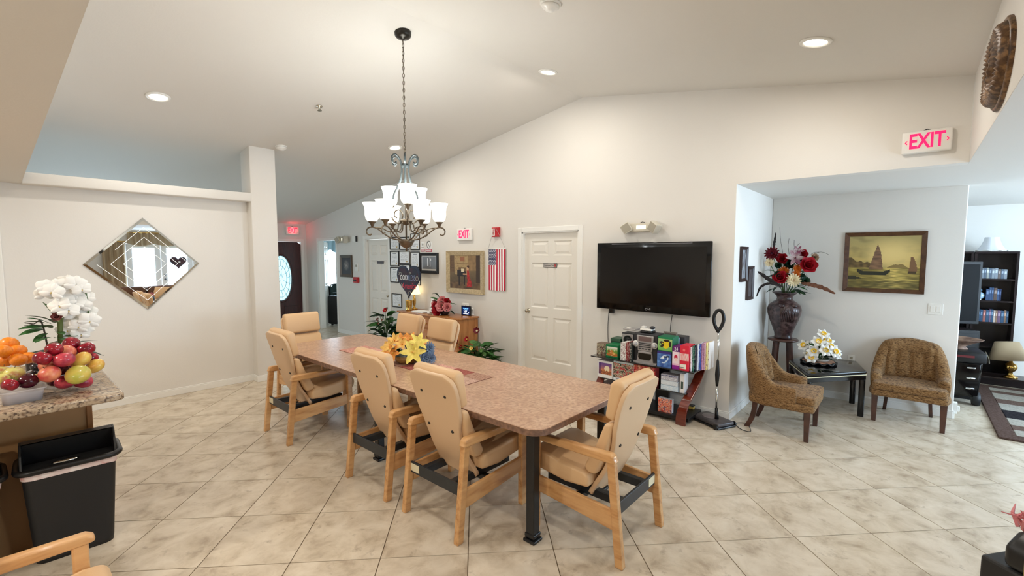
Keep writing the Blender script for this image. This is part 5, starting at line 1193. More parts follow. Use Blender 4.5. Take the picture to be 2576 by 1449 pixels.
# tweed tub armchairs
def tweed(nm,c1,c2,c3): return mat(nm,C(*c1),.85,spec=.15,noise_=[(C(*c2),26),(C(*c3),60)],stretch=(1,1,3.2),lo=.42,hi=.6,bump=.5,bscale=140,sheen=.1)
M['tweed']=tweed('brown_tweed',(126,92,56),(84,58,34),(154,120,80))
def make_tub(fab,wood):
    t=empty('tub_armchair')
    base_=[(.31,-.285),(.31,.285),(.2,.315),(-.1,.31),(-.24,.25),(-.28,.1),(-.28,-.1),(-.24,-.25),(-.1,-.31),(.2,-.315)]
    MB().prism(base_,'z',.275,.345).build('seat_base',fab,t,bevel=.02,seg=3)
    MB().prism([(.315,-.265),(.325,0),(.315,.265),(.29,.288),(.05,.28),(-.2,.225),(-.2,-.225),(.05,-.28),(.29,-.288)],'z',.343,.415).build('seat_cushion',fab,t,bevel=.028,seg=4)
    path=sp([(.17,-.295,0),(.05,-.307,0),(-.1,-.30,0),(-.21,-.23,0),(-.265,-.1,0),(-.275,0,0),(-.265,.1,0),(-.21,.23,0),(-.1,.30,0),(.05,.307,0),(.17,.295,0)],5); n=len(path)
    def hgt(i): s=abs(2*i/(n-1)-1); return .50+.30*(1-smooth(.36,.74,s))-.012*smooth(.8,1,s)+ .03*(1-min(1,s/.36)**2)
    vs=[];fs=[];k=9
    for i,p in enumerate(path):
        tg=(path[min(i+1,n-1)]-path[max(i-1,0)]).normalized(); nn=Vector((-tg.y,tg.x,0)); 
        if nn.dot(Vector((-.02,0,0))-p)<0: nn=-nn
        H=hgt(i); b2=smooth(.5,.8,H); ln=Vector((-.055*b2,0,0)); e_=min(1,min(i,n-1-i)/2+.35); th=.075*e_+.01
        for f_,z_ in ((0,.285),(-.008,.36),(-.012,.45),(-.012,1),(.012,2),(.5,3),(.95,4),(1.05,5),(1,.35)):
            if z_<=.45: z=z_; kx=max(0,(z-.3)/(H-.3))
            else: z={1:H-.045,2:H-.012,3:H,4:H-.018,5:H-.06}[z_]; kx=max(0,(z-.3)/(H-.3))
            d=f_*th if f_>0 else f_
            q_=p+nn*d+ln*kx; vs.append((q_.x,q_.y,z))
    for i in range(n-1):
        for q_ in range(k-1): fs.append((i*k+q_,(i+1)*k+q_,(i+1)*k+q_+1,i*k+q_+1))
    fs+=[tuple(range(k)),tuple((n-1)*k+q_ for q_ in range(k))]
    MB().add(vs,fs).build('tub_shell',fab,t,True,subsurf=1)
    # tufted inner back cushion
    def bk(u,v):
        a=(u-.5)*2; y=a*.22*(1-.12*v**3); z=.40+.40*v-.035*abs(a)**3*v; x=-.175+.055*a*a-.075*v
        ch=.5+.5*math.cos(a*math.pi*4.0); edge=min(1,min(u,1-u)*9)*min(1,min(v,1-v)*8+.1)
        return (x+(.030*(1-ch**3*.8*(1-smooth(.68,.8,v)))+.012*(1 if v<.72 else .8))*edge-.012*math.exp(-((v-.72)/.03)**2),y,z)
    MB().grid(bk,48,24).build('tufted_back',fab,t,True)
    for i in range(-2,3):
        for z in (.50,.60,.69):
            u=.5+i*.125*1.0*2/2; p=bk(u,(z-.4)/.4); MB().ball((p[0]+.002,p[1],p[2]),.009,8).build('tuft_button',fab,t,True)
    for s in (-1,1):
        MB().add([(x,y,z) for z,r_ in ((0,.019),(.28,.027)) for x,y in [(.255+dx*r_,s*.262+dy*r_) for dx,dy in ((-1,-1),(1,-1),(1,1),(-1,1))]],[(3,2,1,0),(4,5,6,7),(0,1,5,4),(1,2,6,5),(2,3,7,6),(3,0,4,7)]).build('front_leg',wood,t,bevel=.004)
        P_=sp([(-.2,s*.17,.28),(-.205,s*.178,.18),(-.225,s*.185,.09),(-.265,s*.192,0)],5); vs=[];fs=[]
        for p in P_:
            vs+=[(p.x-.024,p.y-.016,p.z),(p.x+.024,p.y-.016,p.z),(p.x+.024,p.y+.016,p.z),(p.x-.024,p.y+.016,p.z)]
        for i in range(len(P_)-1): fs+=[(i*4+q_,i*4+(q_+1)%4,i*4+4+(q_+1)%4,i*4+4+q_) for q_ in range(4)]
        fs+=[(0,1,2,3),tuple(len(vs)-4+q_ for q_ in (3,2,1,0))]
        MB().add(vs,fs).build('rear_leg',wood,t,bevel=.003)
    return t
c1=make_tub(M['tweed'],M['darkwood']); c1.location=(5.13,.905,0); c1.rotation_euler=(0,0,R(-90)); tag(c1,'brown tweed tub armchair seen from the side beside the sweeper','chair','brown tweed tub armchairs')
c2=copy_tree(c1); c2.location=(6.245,-.045,0); c2.rotation_euler=(0,0,R(180)); tag(c2,'brown tweed tub armchair facing the room below the junk painting','chair')
# ================= KITCHEN ISLAND =================
M['granite']=mat('speckled_granite',C(176,154,128),.16,noise_=[(C(118,94,74),34),(C(200,182,156),18),(C(84,66,54),70)],coords='World',lo=.5,hi=.66,det=6,coat=.3)
M['cab']=mat('beige_cabinet_panel',C(176,136,92),.45,noise_=[(C(160,120,78),4)],stretch=(1,1,.3)); M['cabedge']=mat('cabinet_edge',C(150,104,62),.4)
IS=empty('kitchen_island',(0,0,0),0,'kitchen island with a tan panel under a granite top at the left','island')
MB().prism(rrect(-1.9,.462,3.44,4.85,.03,4),'z',.878,.92).build('granite_top',M['granite'],IS,bevel=.012,seg=4)
MB().box(-1.85,.345,3.83,4.75,.0,.878).build('base_cabinet',M['cab'],IS)
MB().box(.325,.352,3.815,3.845,0,.878).build('corner_strip',M['cabedge'],IS,bevel=.004); MB().box(-1.85,.325,3.822,3.83,.77,.878).build('front_rail',M['cab'],IS)
# bins
def make_bin():
    t=empty('waste_bin')
    vs=[];fs=[]; lv=[(0,.165,.1),(.03,.168,.103),(.50,.195,.128),(.545,.2,.132)]
    P_=[]
    for z,a,b2 in lv: vs+=[(x,y,z) for x,y in rrect(-a,a,-b2,b2,.045,5)]
    n=len(rrect(-1,1,-1,1,.1,5))
    for k in range(len(lv)-1): fs+=[(k*n+i,k*n+(i+1)%n,k*n+n+(i+1)%n,k*n+n+i) for i in range(n)]
    fs.append(tuple(reversed(range(n)))); MB().add(vs,fs).build('body',M['softblack'],t,True)
    vs=[];fs=[]
    lv2=[(.495,.199,.132),(.53,.203,.136),(.535,.205,.138)]
    for z,a,b2 in lv2: vs+=[(x,y,z+.004*math.sin(x*40+y*30)) for x,y in rrect(-a,a,-b2,b2,.045,5)]
    for k in range(2): fs+=[(k*n+i,k*n+(i+1)%n,k*n+n+(i+1)%n,k*n+n+i) for i in range(n)]
    MB().add(vs,fs).build('bin_liner',mat('pink_white_liner',C(226,206,202),.5,noise_=[(C(236,226,222),14),(C(196,90,92),5)],lo=.55,hi=.62),t,True)
    # lid rim
    MB().tube([(x,y,.548) for x,y in rrect(-.213,.213,-.148,.148,.06,6)],.017,10,closed=True).build('lid_rim',M['black'],t,True)
    # hood: arched shell open toward the front
    def hood(u,v):
        a=math.pi*(.5+.5*v)   # back to front around arch
        x=-.2+.4*u; y=.14*math.sin(math.pi*(.5-v*.62)); z=.55+.125*math.sin(math.pi*(.12+.50*v))*1.0
        return (x,.135-.17*v,.555+.125*math.sin(math.pi*.5*min(1,v*1.6)))
    MB().grid(hood,12,10).build('lid_hood',M['black'],t,True)
    for s in (-1,1):
        MB().prism([(.135,.55),(.10,.60),(.05,.66),(.0,.683),(-.04,.68),(-.085,.63),(-.125,.555)],'x',s*.2-.012*(s>0)-0,s*.2+.012*(s<0)).build('lid_cheek',M['black'],t,bevel=.006,seg=2)
    MB().add([(-.19,-.035,.675),(.19,-.035,.675),(.19,.09,.50),(-.19,.09,.50)],[(0,1,2,3)]).build('swing_flap',M['softblack'],t)
    MB().add([(-.19,-.13,.555),(.19,-.13,.555),(.19,.02,.545),(-.19,.02,.545)],[(0,1,2,3)]).build('lid_tray',M['softblack'],t)
    MB().box(-.035,.03,.026,.03,.60,.617).build('flap_sticker',mat('sticker_cream',C(210,204,176),.5),t)
    MB().ball((-.02,-.1,.562),.03,10,sc=(2,.8,.35)).build('crumpled_wrapper',M['chrome'],t,True)
    return t
W1=make_bin(); W1.location=(.228,3.665,0); W1.rotation_euler=(0,0,R(-3)); tag(W1,'black open-top waste bin with a pink liner showing under the rim','bin','black waste bins at the island')
W2_=copy_tree(W1); W2_.location=(-.247,3.665,0); W2_.rotation_euler=(0,0,R(2)); tag(W2_,'second black waste bin cut off by the left picture edge','bin')
# ---- fruit
def fruit(name,c1,c2,sq=1,dimple=.12,rough=.3,sc=3,lo=.4,hi=.62):
    m=mat(name,C(*c1),rough,noise_=[(C(*c2),sc)],coords='Object',lo=lo,hi=hi,bump=.02,bscale=60,coat=.2)
    f=lambda d: 1-dimple*max(0,abs(d.z)-.82)/.18*.9-.03*math.sin(d.x*3)
    return MB().ball((0,0,0),1,20,sc=(1,1,sq),f=f).mesh(name,m,True)
FO=fruit('orange',(240,142,32),(228,122,20),.95,.06,.4,9); FR=fruit('apple_red',(160,28,44),(112,16,34),.92,.16,.18,.9); FP=fruit('peach',(226,142,104),(196,70,66),.95,.1,.35,.8); FY=fruit('mango_yellow',(228,192,92),(216,160,70),.85,.04,.3,.8); FG=fruit('mango_green',(186,180,74),(216,188,90),.85,.04,.3,.8); FA=fruit('apple_green',(206,196,110),(176,84,60),.92,.16,.3,.9,.5,.7); FM=fruit('mango_red',(206,72,84),(150,40,66),.88,.05,.25,.8); FV=fruit('avocado',(46,40,44),(30,26,30),.8,.03,.25,4); FD=fruit('plum',(84,16,34),(60,10,26),.92,.1,.15,1)
STM=mat('fruit_stem',C(84,60,36),.7)
stem_me=MB().tube([(0,0,.86),(.02,0,1.0),(.06,.02,1.14)],.035,5).mesh('fruit_stem',STM,True)
PLACED=[]; FRUITS=[]
def put(me,px,py,rp,yp,lab,cat,group,tiltv=(0,0,0),st=True,wide=1.0):
    p=at(px,py,'y',yp); dep=p.x*math.cos(YAW)+p.y*math.sin(YAW); r=rp/F0*dep
    for q_,qr in PLACED:            # push gently apart so that skins only touch
        d=p-q_
        if d.length<(r+qr)*.96 and d.length>1e-4:
            dirv=Vector(ray(px,py)).normalized(); k=0
            while (p-q_).length<(r+qr)*.96 and k<30: p=p+dirv*(.004 if d.dot(dirv)>0 else -.004); k+=1
    p.z=max(p.z,.923+r*.92); PLACED.append((p.copy(),r))
    o=bpy.data.objects.new(me.name,me); COL.objects.link(o); FRUITS.append([o,p.copy(),r*(1.04 if wide>1 else 1)]); o.location=p; o.scale=(r*wide,r,r); o.rotation_euler=tiltv; tag(o,lab,cat,group)
    if st:
        s=bpy.data.objects.new('stem',stem_me); COL.objects.link(s); s.parent=o
    return o
g='fruit heaped in the clear bowl'
for me,px,py,rp,yp,lab,cat in [(FG,191,939,25,3.60,'green-yellow mango resting on the bowl rim in front','mango'),(FY,202,906,20,3.64,'yellow mango above the green one in the heap','mango'),(FY,236,920,19,3.68,'yellow-peach mango at the right side of the heap','mango'),(FM,161,912,21,3.63,'rosy red mango in the middle of the heap','mango'),(FP,126,920,20,3.65,'peach at the left of the heap above the plum-red one','peach'),(FP,129,937,22,3.62,'large plum-red peach at the left rim of the bowl','peach'),(FP,172,887,20,3.70,'speckled peach near the top of the heap','peach'),(FR,179,865,18,3.78,'glossy red apple on the very top of the heap','apple'),(FR,139,879,18,3.74,'glossy red apple left below the top one','apple'),(FR,212,880,19,3.79,'dark red apple right below the top one','apple'),(FR,112,902,19,3.70,'red apple at the far left of the heap','apple'),(FM,138,897,17,3.72,'red mango between the left apples','mango'),(FR,226,899,17,3.76,'red apple behind the yellow-peach mango','apple'),(FM,165,960,20,3.66,'red mango seen through the bowl wall in front','mango'),(FM,207,958,20,3.68,'red mango seen through the right of the bowl','mango'),(FD,140,958,17,3.70,'dark plum at the bottom left inside the bowl','plum'),(FD,156,928,17,3.70,'dark plum wedged behind the front mangos','plum'),(FP,182,925,18,3.76,'hidden peach in the core of the heap','peach')]:
    put(me,px,py,rp,yp,lab,cat,g,(rnd(-.6,.6),rnd(-.6,.6),rnd(0,6)),me in (FR,FP),1.12 if me in(FG,FY,FM) else 1)
GB=empty('fruit_bowl',(0,0,.9205),0,'large clear bowl heaped with apples and mangos on the granite','bowl')
bc=at(180,975,'z',.92)
M['clear']=mat('clear_plastic',C(225,226,228),.08,spec=1,alpha=.3)
MB().lathe([(.09,0),(.12,.004),(.165,.075),(.182,.09),(.184,.094),(.178,.094),(.16,.078),(.116,.008),(0,.005)],40,(bc.x-.02,bc.y+.12,0)).build('bowl_wall',M['clear'],GB,True)
MB().tube([(bc.x-.02+.181*math.cos(2*math.pi*i/48),bc.y+.12+.181*math.sin(2*math.pi*i/48),.094) for i in range(48)],.0035,6,closed=True).build('bowl_rim',mat('clear_rim',C(235,236,238),.1,spec=1,alpha=.7),GB,True)
for px,py,rp,yp,lab in [(24,866,19,4.10,'topmost orange of the pile on the platter'),(45,884,18,4.03,'orange right below the topmost one'),(73,900,16,4.0,'rightmost orange on the platter'),(47,905,17,3.97,'orange in the bottom row second from the right'),(13,907,17,3.98,'orange in the bottom row third from the right'),(9,884,17,4.05,'orange left below the topmost one'),(-14,890,18,4.0,'orange cut off by the left picture edge')]:
    put(FO,px,py,rp,yp,lab,'orange','oranges on the platter',(rnd(-.6,.6),rnd(-.6,.6),0),False)
pc=at(10,922,'z',.92); e=empty('fruit_platter',(pc.x,pc.y+.12,.9205),0,'pale oval platter under the oranges','platter')
MB().lathe([(.1,0),(.13,.003),(.2,.03),(.205,.036),(.198,.036),(.12,.01),(0,.008)],40).build('dish',mat('cream_platter',C(232,214,170),.3),e,True); MB().lathe([(.2,.03),(.206,.036),(.2,.0365)],40).build('rim',M['white'],e,True)
for me,px,py,rp,yp,lab,cat in [(FA,36,942,21,3.72,'yellow-green apple behind the plastic tub','apple'),(FA,4,936,17,3.75,'yellow-green apple at the picture edge','apple'),(FA,4,955,16,3.66,'lower yellow-green apple at the picture edge','apple'),(FR,25,968,17,3.62,'red apple just behind the plastic tub','apple'),(FD,71,958,20,3.68,'very dark red apple right of the yellow-green apple','apple'),(FA,90,953,14,3.74,'pale small apple right of the dark red apple','apple'),(FV,93,923,13,3.86,'dark avocado between the platter and the bowl','avocado'),(FV,84,938,8,3.84,'small dark fig between platter and bowl','fig')]:
    put(me,px,py,rp,yp,lab,cat,'loose fruit on the counter',(rnd(-.6,.6),rnd(-.6,.6),rnd(0,6)),me is not FV)
for it in range(60):     # settle the heaps so that the skins touch instead of passing through each other
    for i in range(len(FRUITS)):
        for j in range(i+1,len(FRUITS)):
            A_,B_=FRUITS[i],FRUITS[j]; d=B_[1]-A_[1]; L_=d.length; m_=(A_[2]+B_[2])*.985
            if 1e-5<L_<m_: d=d*((m_-L_)/L_*.5); A_[1]-=d; B_[1]+=d
    for F_ in FRUITS: F_[1].z=max(F_[1].z,.924+F_[2]*.93)
for F_ in FRUITS: F_[0].location=F_[1]
tc=at(58,1014,'z',.92)
e=empty('plastic_tub',(tc.x,tc.y+.045,.9205),R(4),'translucent plastic tub of dark berries at the counter edge','tub')
def rl(lv,m,nm):
    vs=[];fs=[]
    for z,a,b2 in lv: vs+=[(x,y,z) for x,y in rrect(-a,a,-b2,b2,.025,4)]
    n=20; 
    for k in range(len(lv)-1): fs+=[(k*n+i,k*n+(i+1)%n,k*n+n+(i+1)%n,k*n+n+i) for i in range(n)]
    fs.append(tuple(reversed(range(n)))); return MB().add(vs,fs),n
b_,n=rl([(0,.075,.045),(.05,.082,.052),(.062,.084,.054),(.066,.094,.064),(.072,.094,.064)],0,''); b_.build('tub_wall',mat('frosted_plastic',C(232,228,230),.25,alpha=.5),e,True)
b_,n=rl([(.002,.072,.042),(.036,.077,.047)],0,''); b_.f.append(tuple(n+i for i in range(n))); b_.m.append(0); b_.build('berries',mat('dark_berries',C(92,68,78),.4,noise_=[(C(60,40,54),40)],bump=.6,bscale=60),e,True)
tag(e)
e=empty('paper_napkin',(at(4,870,'y',4.3).x-.03,4.32,.9205),0,'white folded napkin standing behind the oranges','napkin')
MB().box(-.07,.05,-.004,.004,0,.235).build('napkin_sheet',M['paper'],e,rot=(R(-10),R(8),0)); MB().box(-.08,.06,-.03,.03,0,.02).build('holder',M['white'],e)
# orchid
OR=at(150,878,'y',4.25); ob=Vector((OR.x,4.25,.9205))
OC=empty('potted_orchid',tuple(ob),0,'white silk orchid in a dark pot behind the fruit bowl','plant')
MB().prism(rrect(-.16,.1,-.07,.07,.02,4),'z',0,.17).build('planter',mat('planter_dark',C(44,40,38),.4),OC,bevel=.008,seg=2); MB().prism(rrect(-.145,.085,-.055,.055,.02,4),'z',.16,.173).build('moss',M['leafd'],OC)
def orel(px,py,y=4.22): return at(px,py,'y',y)-ob
MB().tube(sp([(0,0,.1),tuple(orel(151,830)),tuple(orel(150,790)),tuple(orel(160,745)),tuple(orel(190,720)),tuple(orel(215,735)),tuple(orel(222,790)),tuple(orel(212,840))],6),.0055,6).build('flower_stem',M['stem'],OC,True)
MB().tube(sp([(.0,.0,.1),tuple(orel(148,800)),tuple(orel(143,760)),tuple(orel(130,730)),tuple(orel(115,735))],6),.005,6).build('flower_stem',M['stem'],OC,True)
MB().tube([tuple(orel(152,862)),tuple(orel(151,800))],.014,8).build('stake',mat('bamboo_green',C(96,110,54),.5),OC,True)
MB().tube([tuple(orel(143,745)),tuple(orel(136,706))],[.006,.012],6).build('bark_tip',M['darkwood'],OC)
b_=MB()
for i,(a,L,Wd) in enumerate([(90,.05,.026),(200,.05,.022),(-20,.05,.022),(150,.056,.034),(30,.056,.034)]):
    Mx=Matrix.Rotation(R(a),4,'Z')@Matrix.Rotation(R(-10),4,'Y')
    b_.grid(lambda u,v_,L=L,Wd=Wd: (.006+L*u,(v_-.5)*2*Wd*math.sin(math.pi*min(1,u*.8+.16))**.8,.010*math.sin(math.pi*v_)-.014*u*u),5,4,0,Mx)
b_.ball((0,-.006,.006),.005,8,m=1,sc=(1,1.3,1))
OM=b_.mesh('orchid_bloom',[mat('orchid_white',C(250,248,242),.5,spec=.2),mat('orchid_lip',C(214,190,120),.5)],True)
random.seed(21)
for px,py in [(118,722),(113,742),(130,735),(150,722),(170,712),(190,716),(205,728),(158,740),(178,738),(197,745),(215,752),(165,760),(150,770),(185,762),(205,770),(222,785),(172,782),(190,790),(210,800),(225,808),(180,812),(198,822),(215,826),(188,838),(168,832),(203,842),(172,845)]:
    p=orel(px,py,4.2+rnd(-.05,.05)); inst('bloom',OM,OC,p,look((rnd(-.5,.3),-1,rnd(-.2,.5)),rnd(-.4,.4)),rnd(.85,1.12))
LFB=leafmesh('leaf_broad',.17,.04,M['leaf'],.2,.15); LFK=leafmesh('leaf_strap',.26,.03,M['leafd'],.35,.2)
for px,py,d,s in [(140,800,(.2,-.3,1),.7),(125,805,(-.8,-.2,.5),.7),(112,812,(-1,0,.35),.55),(130,825,(-.4,-.7,.4),.7),(118,838,(-.6,-.6,-.2),.6),(142,835,(.2,-.8,.1),.7),(132,790,(-.3,0,1),.55),(150,845,(.7,-.5,.1),.6),(128,815,(-.7,-.5,.6),.8),(120,822,(-.9,-.3,.2),.8),(136,812,(-.2,-.9,.5),.8),(108,828,(-.8,-.4,.0),.7),(126,848,(-.5,-.8,.1),.8),(140,850,(.3,-.9,.1),.8),(135,860,(-.2,-1,.0),.7)]: inst('leaf',LFB,OC,orel(px,py,4.24),lookx(d,rnd(-.4,.4)),s)
for d in ((-1,-.2,.1),(-.8,-.5,.25),(.8,-.5,.1),(.6,.4,.3)): inst('leaf',LFK,OC,(0,0,.175),lookx(d),.9)
MB().tube(sp([(-.05,0,.13),tuple(orel(105,812)),tuple(orel(85,815)),tuple(orel(60,820))],5),[.006-.0003*i for i in range(16)],5).build('twig',M['twig'],OC); MB().tube([tuple(orel(84,815)),tuple(orel(62,812))],.003,4).build('twig',M['twig'],OC)
rose_s=inst('bud',rose('bud_rose',mat('bud_pink',C(150,84,78),.6),.03),OC,orel(143,797,4.18),look((-.2,-1,.3)),1)
# ================= LIVING ROOM BEYOND THE NICHE =================
M['espresso']=mat('espresso_wood',C(34,22,24),.35,noise_=[(C(24,15,17),8)],coat=.2)
def bookcase(y0,y1,lab):
    t=empty('bookcase',(9.0,(y0+y1)/2,0),RW,lab,'bookcase','dark bookcases in the living room'); w=y1-y0; h=1.775
    for x in (-w/2,w/2-.025): MB().box(x,x+.025,0,.30,0,h-.03).build('side',M['espresso'],t)
    MB().box(-w/2,w/2,-.01,.30,h-.03,h).build('top',M['espresso'],t,bevel=.004); MB().box(-w/2+.025,w/2-.025,.285,.295,.05,h-.03).build('back_panel',M['espresso'],t)
    for z in (.05,.44,.78,1.08,1.38): MB().box(-w/2+.025,w/2-.025,.005,.285,z,z+.02).build('shelf',M['espresso'],t)
    return t
bookcase(-1.085,-.665,'right dark bookcase with rows of books in the living room'); bookcase(-.655,-.255,'left dark bookcase half hidden by the niche wall')
ORD=['first','second','third','fourth','fifth','sixth','seventh','eighth','ninth','tenth','eleventh','twelfth','thirteenth','fourteenth','fifteenth','sixteenth','seventeenth','eighteenth']
NAMES=[('slate',(96,110,126)),('pale grey',(140,150,160)),('dark slate',(70,80,96)),('off-white',(170,176,170)),('brown-grey',(110,100,96)),('navy',(30,48,86)),('blue',(60,84,120)),('brown',(96,80,74)),('midnight blue',(24,34,60)),('salmon',(176,110,100)),('cream',(206,190,176)),('mauve',(120,96,120)),('steel blue',(60,90,120)),('dusty pink',(180,150,140)),('teal',(40,84,110)),('tan',(150,120,100)),('red',(150,40,44))]
def row(y0,y1,z,hmin,hmax,pal,lab,group,th=(.018,.032)):
    y=y1; k=0
    while y>y0+.02:
        w=rnd(*th); h=rnd(hmin,hmax); c=random.choice(pal)
        nm=[n_ for n_,t_ in NAMES if t_==c][0]; e=empty('book',(9.03,y-w/2,z),RW,'%s book, %s from the left %s'%(nm,ORD[k],lab),'book',group)
        MB().box(-w/2+.0005,w/2-.0005,0,.15,0,h).build('cover',mat('book_spine',C(*c),.5),e,bevel=.002)
        MB().box(-w*.3,w*.3,-.001,0,h*.55,h*.8).build('spine_label',mat('spine_label',C(*[min(255,v+70) for v in c]),.5),e)
        y-=w; k+=1
random.seed(5)
row(-.99,-.72,1.4003,.13,.15,[(96,110,126),(140,150,160),(70,80,96),(170,176,170),(110,100,96)],'on the top shelf of the right bookcase','books on the top shelf')
row(-.95,-.80,1.1003,.15,.18,[(30,48,86),(60,84,120),(96,80,74),(24,34,60)],'on the shelf with the glass ornament','books on the second shelf')
row(-1.03,-.71,.8003,.16,.18,[(176,110,100),(206,190,176),(120,96,120),(60,90,120),(180,150,140),(40,84,110),(150,120,100)],'on the third shelf of the right bookcase','books on the third shelf')
row(-.615,-.56,.8003,.17,.19,[(150,40,44)],'in the left bookcase','red books')
e=empty('glass_ornament',(9.08,-.745,1.1003),0,'round pale glass ornament on the second shelf','ornament'); MB().ball((0,0,.06),.055,14).build('globe',mat('pale_blue_glass',C(170,200,220),.08,spec=.8),e,True); MB().lathe([(.03,0),(.03,.01),(.012,.02)],14).build('foot',M['chrome'],e,True); MB().ball((0,0,.135),.025,10).build('finial',mat('ornament_blue',C(110,160,200),.1),e,True)
lp=at(2495,610,'x',9.15)
e=empty('bell_lamp_shade',(9.15,lp.y,1.7755),0,'white bell shaped lamp shade standing on the bookcase','lamp shade')
vs=[];fs=[];n=48;prof=[(.155,0),(.128,.035),(.098,.09),(.08,.145),(.07,.195)]
for i in range(n):
    a=2*math.pi*i/n; sc_=1+.04*abs(math.sin(4*a))
    for r_,z in prof: vs.append((r_*sc_*math.cos(a),r_*sc_*math.sin(a),z+(.012*abs(math.sin(4*a)) if z==0 else 0)))
for i in range(n): fs+=[(i*5+k,((i+1)%n)*5+k,((i+1)%n)*5+k+1,i*5+k+1) for k in range(4)]
MB().add(vs,fs).build('shade_panel',mat('white_silk',C(226,230,236),.7),e,True); MB().tube([(.155*(1+.04*abs(math.sin(4*2*math.pi*i/n)))*math.cos(2*math.pi*i/n),.155*(1+.04*abs(math.sin(8*math.pi*i/n)))*math.sin(2*math.pi*i/n),.004+.012*abs(math.sin(8*math.pi*i/n))) for i in range(n)],.004,5,closed=True).build('scalloped_trim',M['white'],e)
# living room television seen edge-on in front of the left bookcase
e=empty('television',(8.70,-.40,.719),R(-66),'black television seen almost edge-on before the left bookcase','television'); MB().box(-.36,.36,-.02,.03,.06,.92).build('housing',M['softblack'],e,bevel=.008); MB().box(-.33,.33,-.022,-.02,.1,.88).build('screen',mat('screen_dim',C(10,10,11),.6,spec=.2),e); MB().box(-.1,.1,-.06,.06,0,.06).build('stand',M['black'],e)
e=empty('media_console',(8.62,-.40,0),R(-66),'low black console under the living room television','console'); MB().box(-.30,.30,-.16,.16,.0,.718).build('cabinet',M['black'],e,bevel=.006); MB().box(-.28,-.005,-.166,-.16,.1,.68).build('door',M['softblack'],e,bevel=.004); MB().box(.005,.28,-.166,-.16,.1,.68).build('door',M['softblack'],e,bevel=.004)
# low dark hearth with a brass lamp
e=empty('low_platform',(8.83,-1.5,0),RW,'low dark wooden platform along the bookcases','platform'); MB().box(-.78,.83,-.16,.15,.0,.09).build('body',M['espresso'],e,bevel=.006); MB().box(-.79,.84,-.17,.15,.0905,.11).build('top',mat('platform_top',C(52,40,38),.25),e,bevel=.004)
lb=at(2541,945,'x',8.76)
e=empty('table_lamp',(8.77,lb.y,.1105),0,'brass lamp with a tan shade standing on the low platform','lamp')
MB().lathe([(.07,0),(.075,.012),(.045,.025),(.03,.04),(.022,.07),(.05,.10),(.065,.14),(.05,.18),(.02,.2),(.014,.24),(.012,.30)],28).build('base',M['brass'],e,True)
o_=MB().lathe([(.19,.235),(.115,.47)],32).build('lamp_shade',mat('tan_shade',C(196,174,142),.8),e,True); o_.rotation_euler=(R(-6),R(4),0)
MB().lathe([(.012,.3),(.012,.42),(0,.48)],10).build('harp',M['brass'],e,True)
# black wheeled cabinet with a wooden bowl
tb_=at(2432,1013,'z',0)
e=empty('rolling_stereo_cart',(7.47,-.475,0),R(-85),'glossy black wheeled cart beside the niche wall','cart')
MB().prism([(-.16,.10),(.16,.10),(.18,.50),(-.18,.50)],'y',-.18,.2).build('body',M['gloss'],e,bevel=.02,seg=3); MB().box(-.2,.2,-.22,.22,.50,.62).build('top_box',M['black'],e,bevel=.015,seg=3)
for x in (-.15,.15): MB().cyl((x-.03,-.12,.075),(x+.03,-.12,.075),.075,n=20).build('wheel',M['softblack'],e,True)
MB().box(-.16,.16,.12,.18,0,.1).build('foot',M['black'],e)
for z in (.2,.32,.44): MB().cyl((.05,-.19,z),(.12,-.19,z),.012,n=10).build('chrome_bar',M['chrome'],e,True)
MB().box(-.15,.1,-.224,-.22,.56,.585).build('red_strip',mat('dim_red',C(110,40,44),.4),e)
MB().lathe([(.0,0),(.07,0),(.07,.004),(0,.005)],20,M=Matrix.Translation((.22,-.1,.56))@Matrix.Rotation(R(75),4,'Y')).build('disc',M['lampgrey'],e)
e=empty('wooden_bowl',(7.47,-.475,.6205),0,'weathered wooden bowl on top of the black cart','bowl'); MB().lathe([(.07,0),(.075,.01),(.05,.035),(.12,.08),(.19,.12),(.2,.128),(.185,.122),(.1,.075),(0,.055)],32,wob=lambda a,z:1+.05*math.sin(3*a+z*9)).build('dish',mat('driftwood',C(150,120,100),.6,noise_=[(C(90,62,50),12)]),e,True); MB().lathe([(.06,.0),(.06,.012),(0,.013)],20).build('foot_ring',M['darkwood'],e)
# shag rug built of its coloured bands
RG=empty('area_rug',(0,0,.0005),0,'striped shag rug with a mauve border in the living room','rug')
rc={'b':(112,92,84),'l':(196,190,178),'m':(128,106,96),'d':(58,54,58)}
def rugm(k): return mat('shag_'+k,C(*rc[k]),.95,spec=.1,noise_=[(C(*[max(0,v-22) for v in rc[k]]),60)],coords='World',bump=1,bscale=300)
rm={k:rugm(k) for k in rc}
ry0,ry1=-2.7,-.70
MB().box(6.16,6.30,ry0,ry1,0,.02).box(8.40,8.54,ry0,ry1,0,.02).box(6.30,8.40,ry1-.13,ry1,0,.02).box(6.30,8.40,ry0,ry0+.13,0,.02).build('border',rm['b'],RG,bevel=.006)
x=6.301
for k,wd in (('l',.2),('m',.17),('l',.26),('d',.34),('l',.30),('m',.22),('l',.30),('m',.14),('l',.166)):
    MB().box(x,x+wd,ry0+.131,ry1-.131,0,.021).build('stripe',rm[k],RG,bevel=.005); x+=wd
cream=tweed('cream_upholstery',(186,172,152),(168,154,134),(200,188,170)); 
c5=make_tub(cream,M['darkwood']); c5.location=(8.1,-1.72,.022); c5.rotation_euler=(0,0,R(150)); c5.scale=(1.25,1.25,1.25); tag(c5,'cream upholstered armchair at the right edge behind the brass lamp','chair')
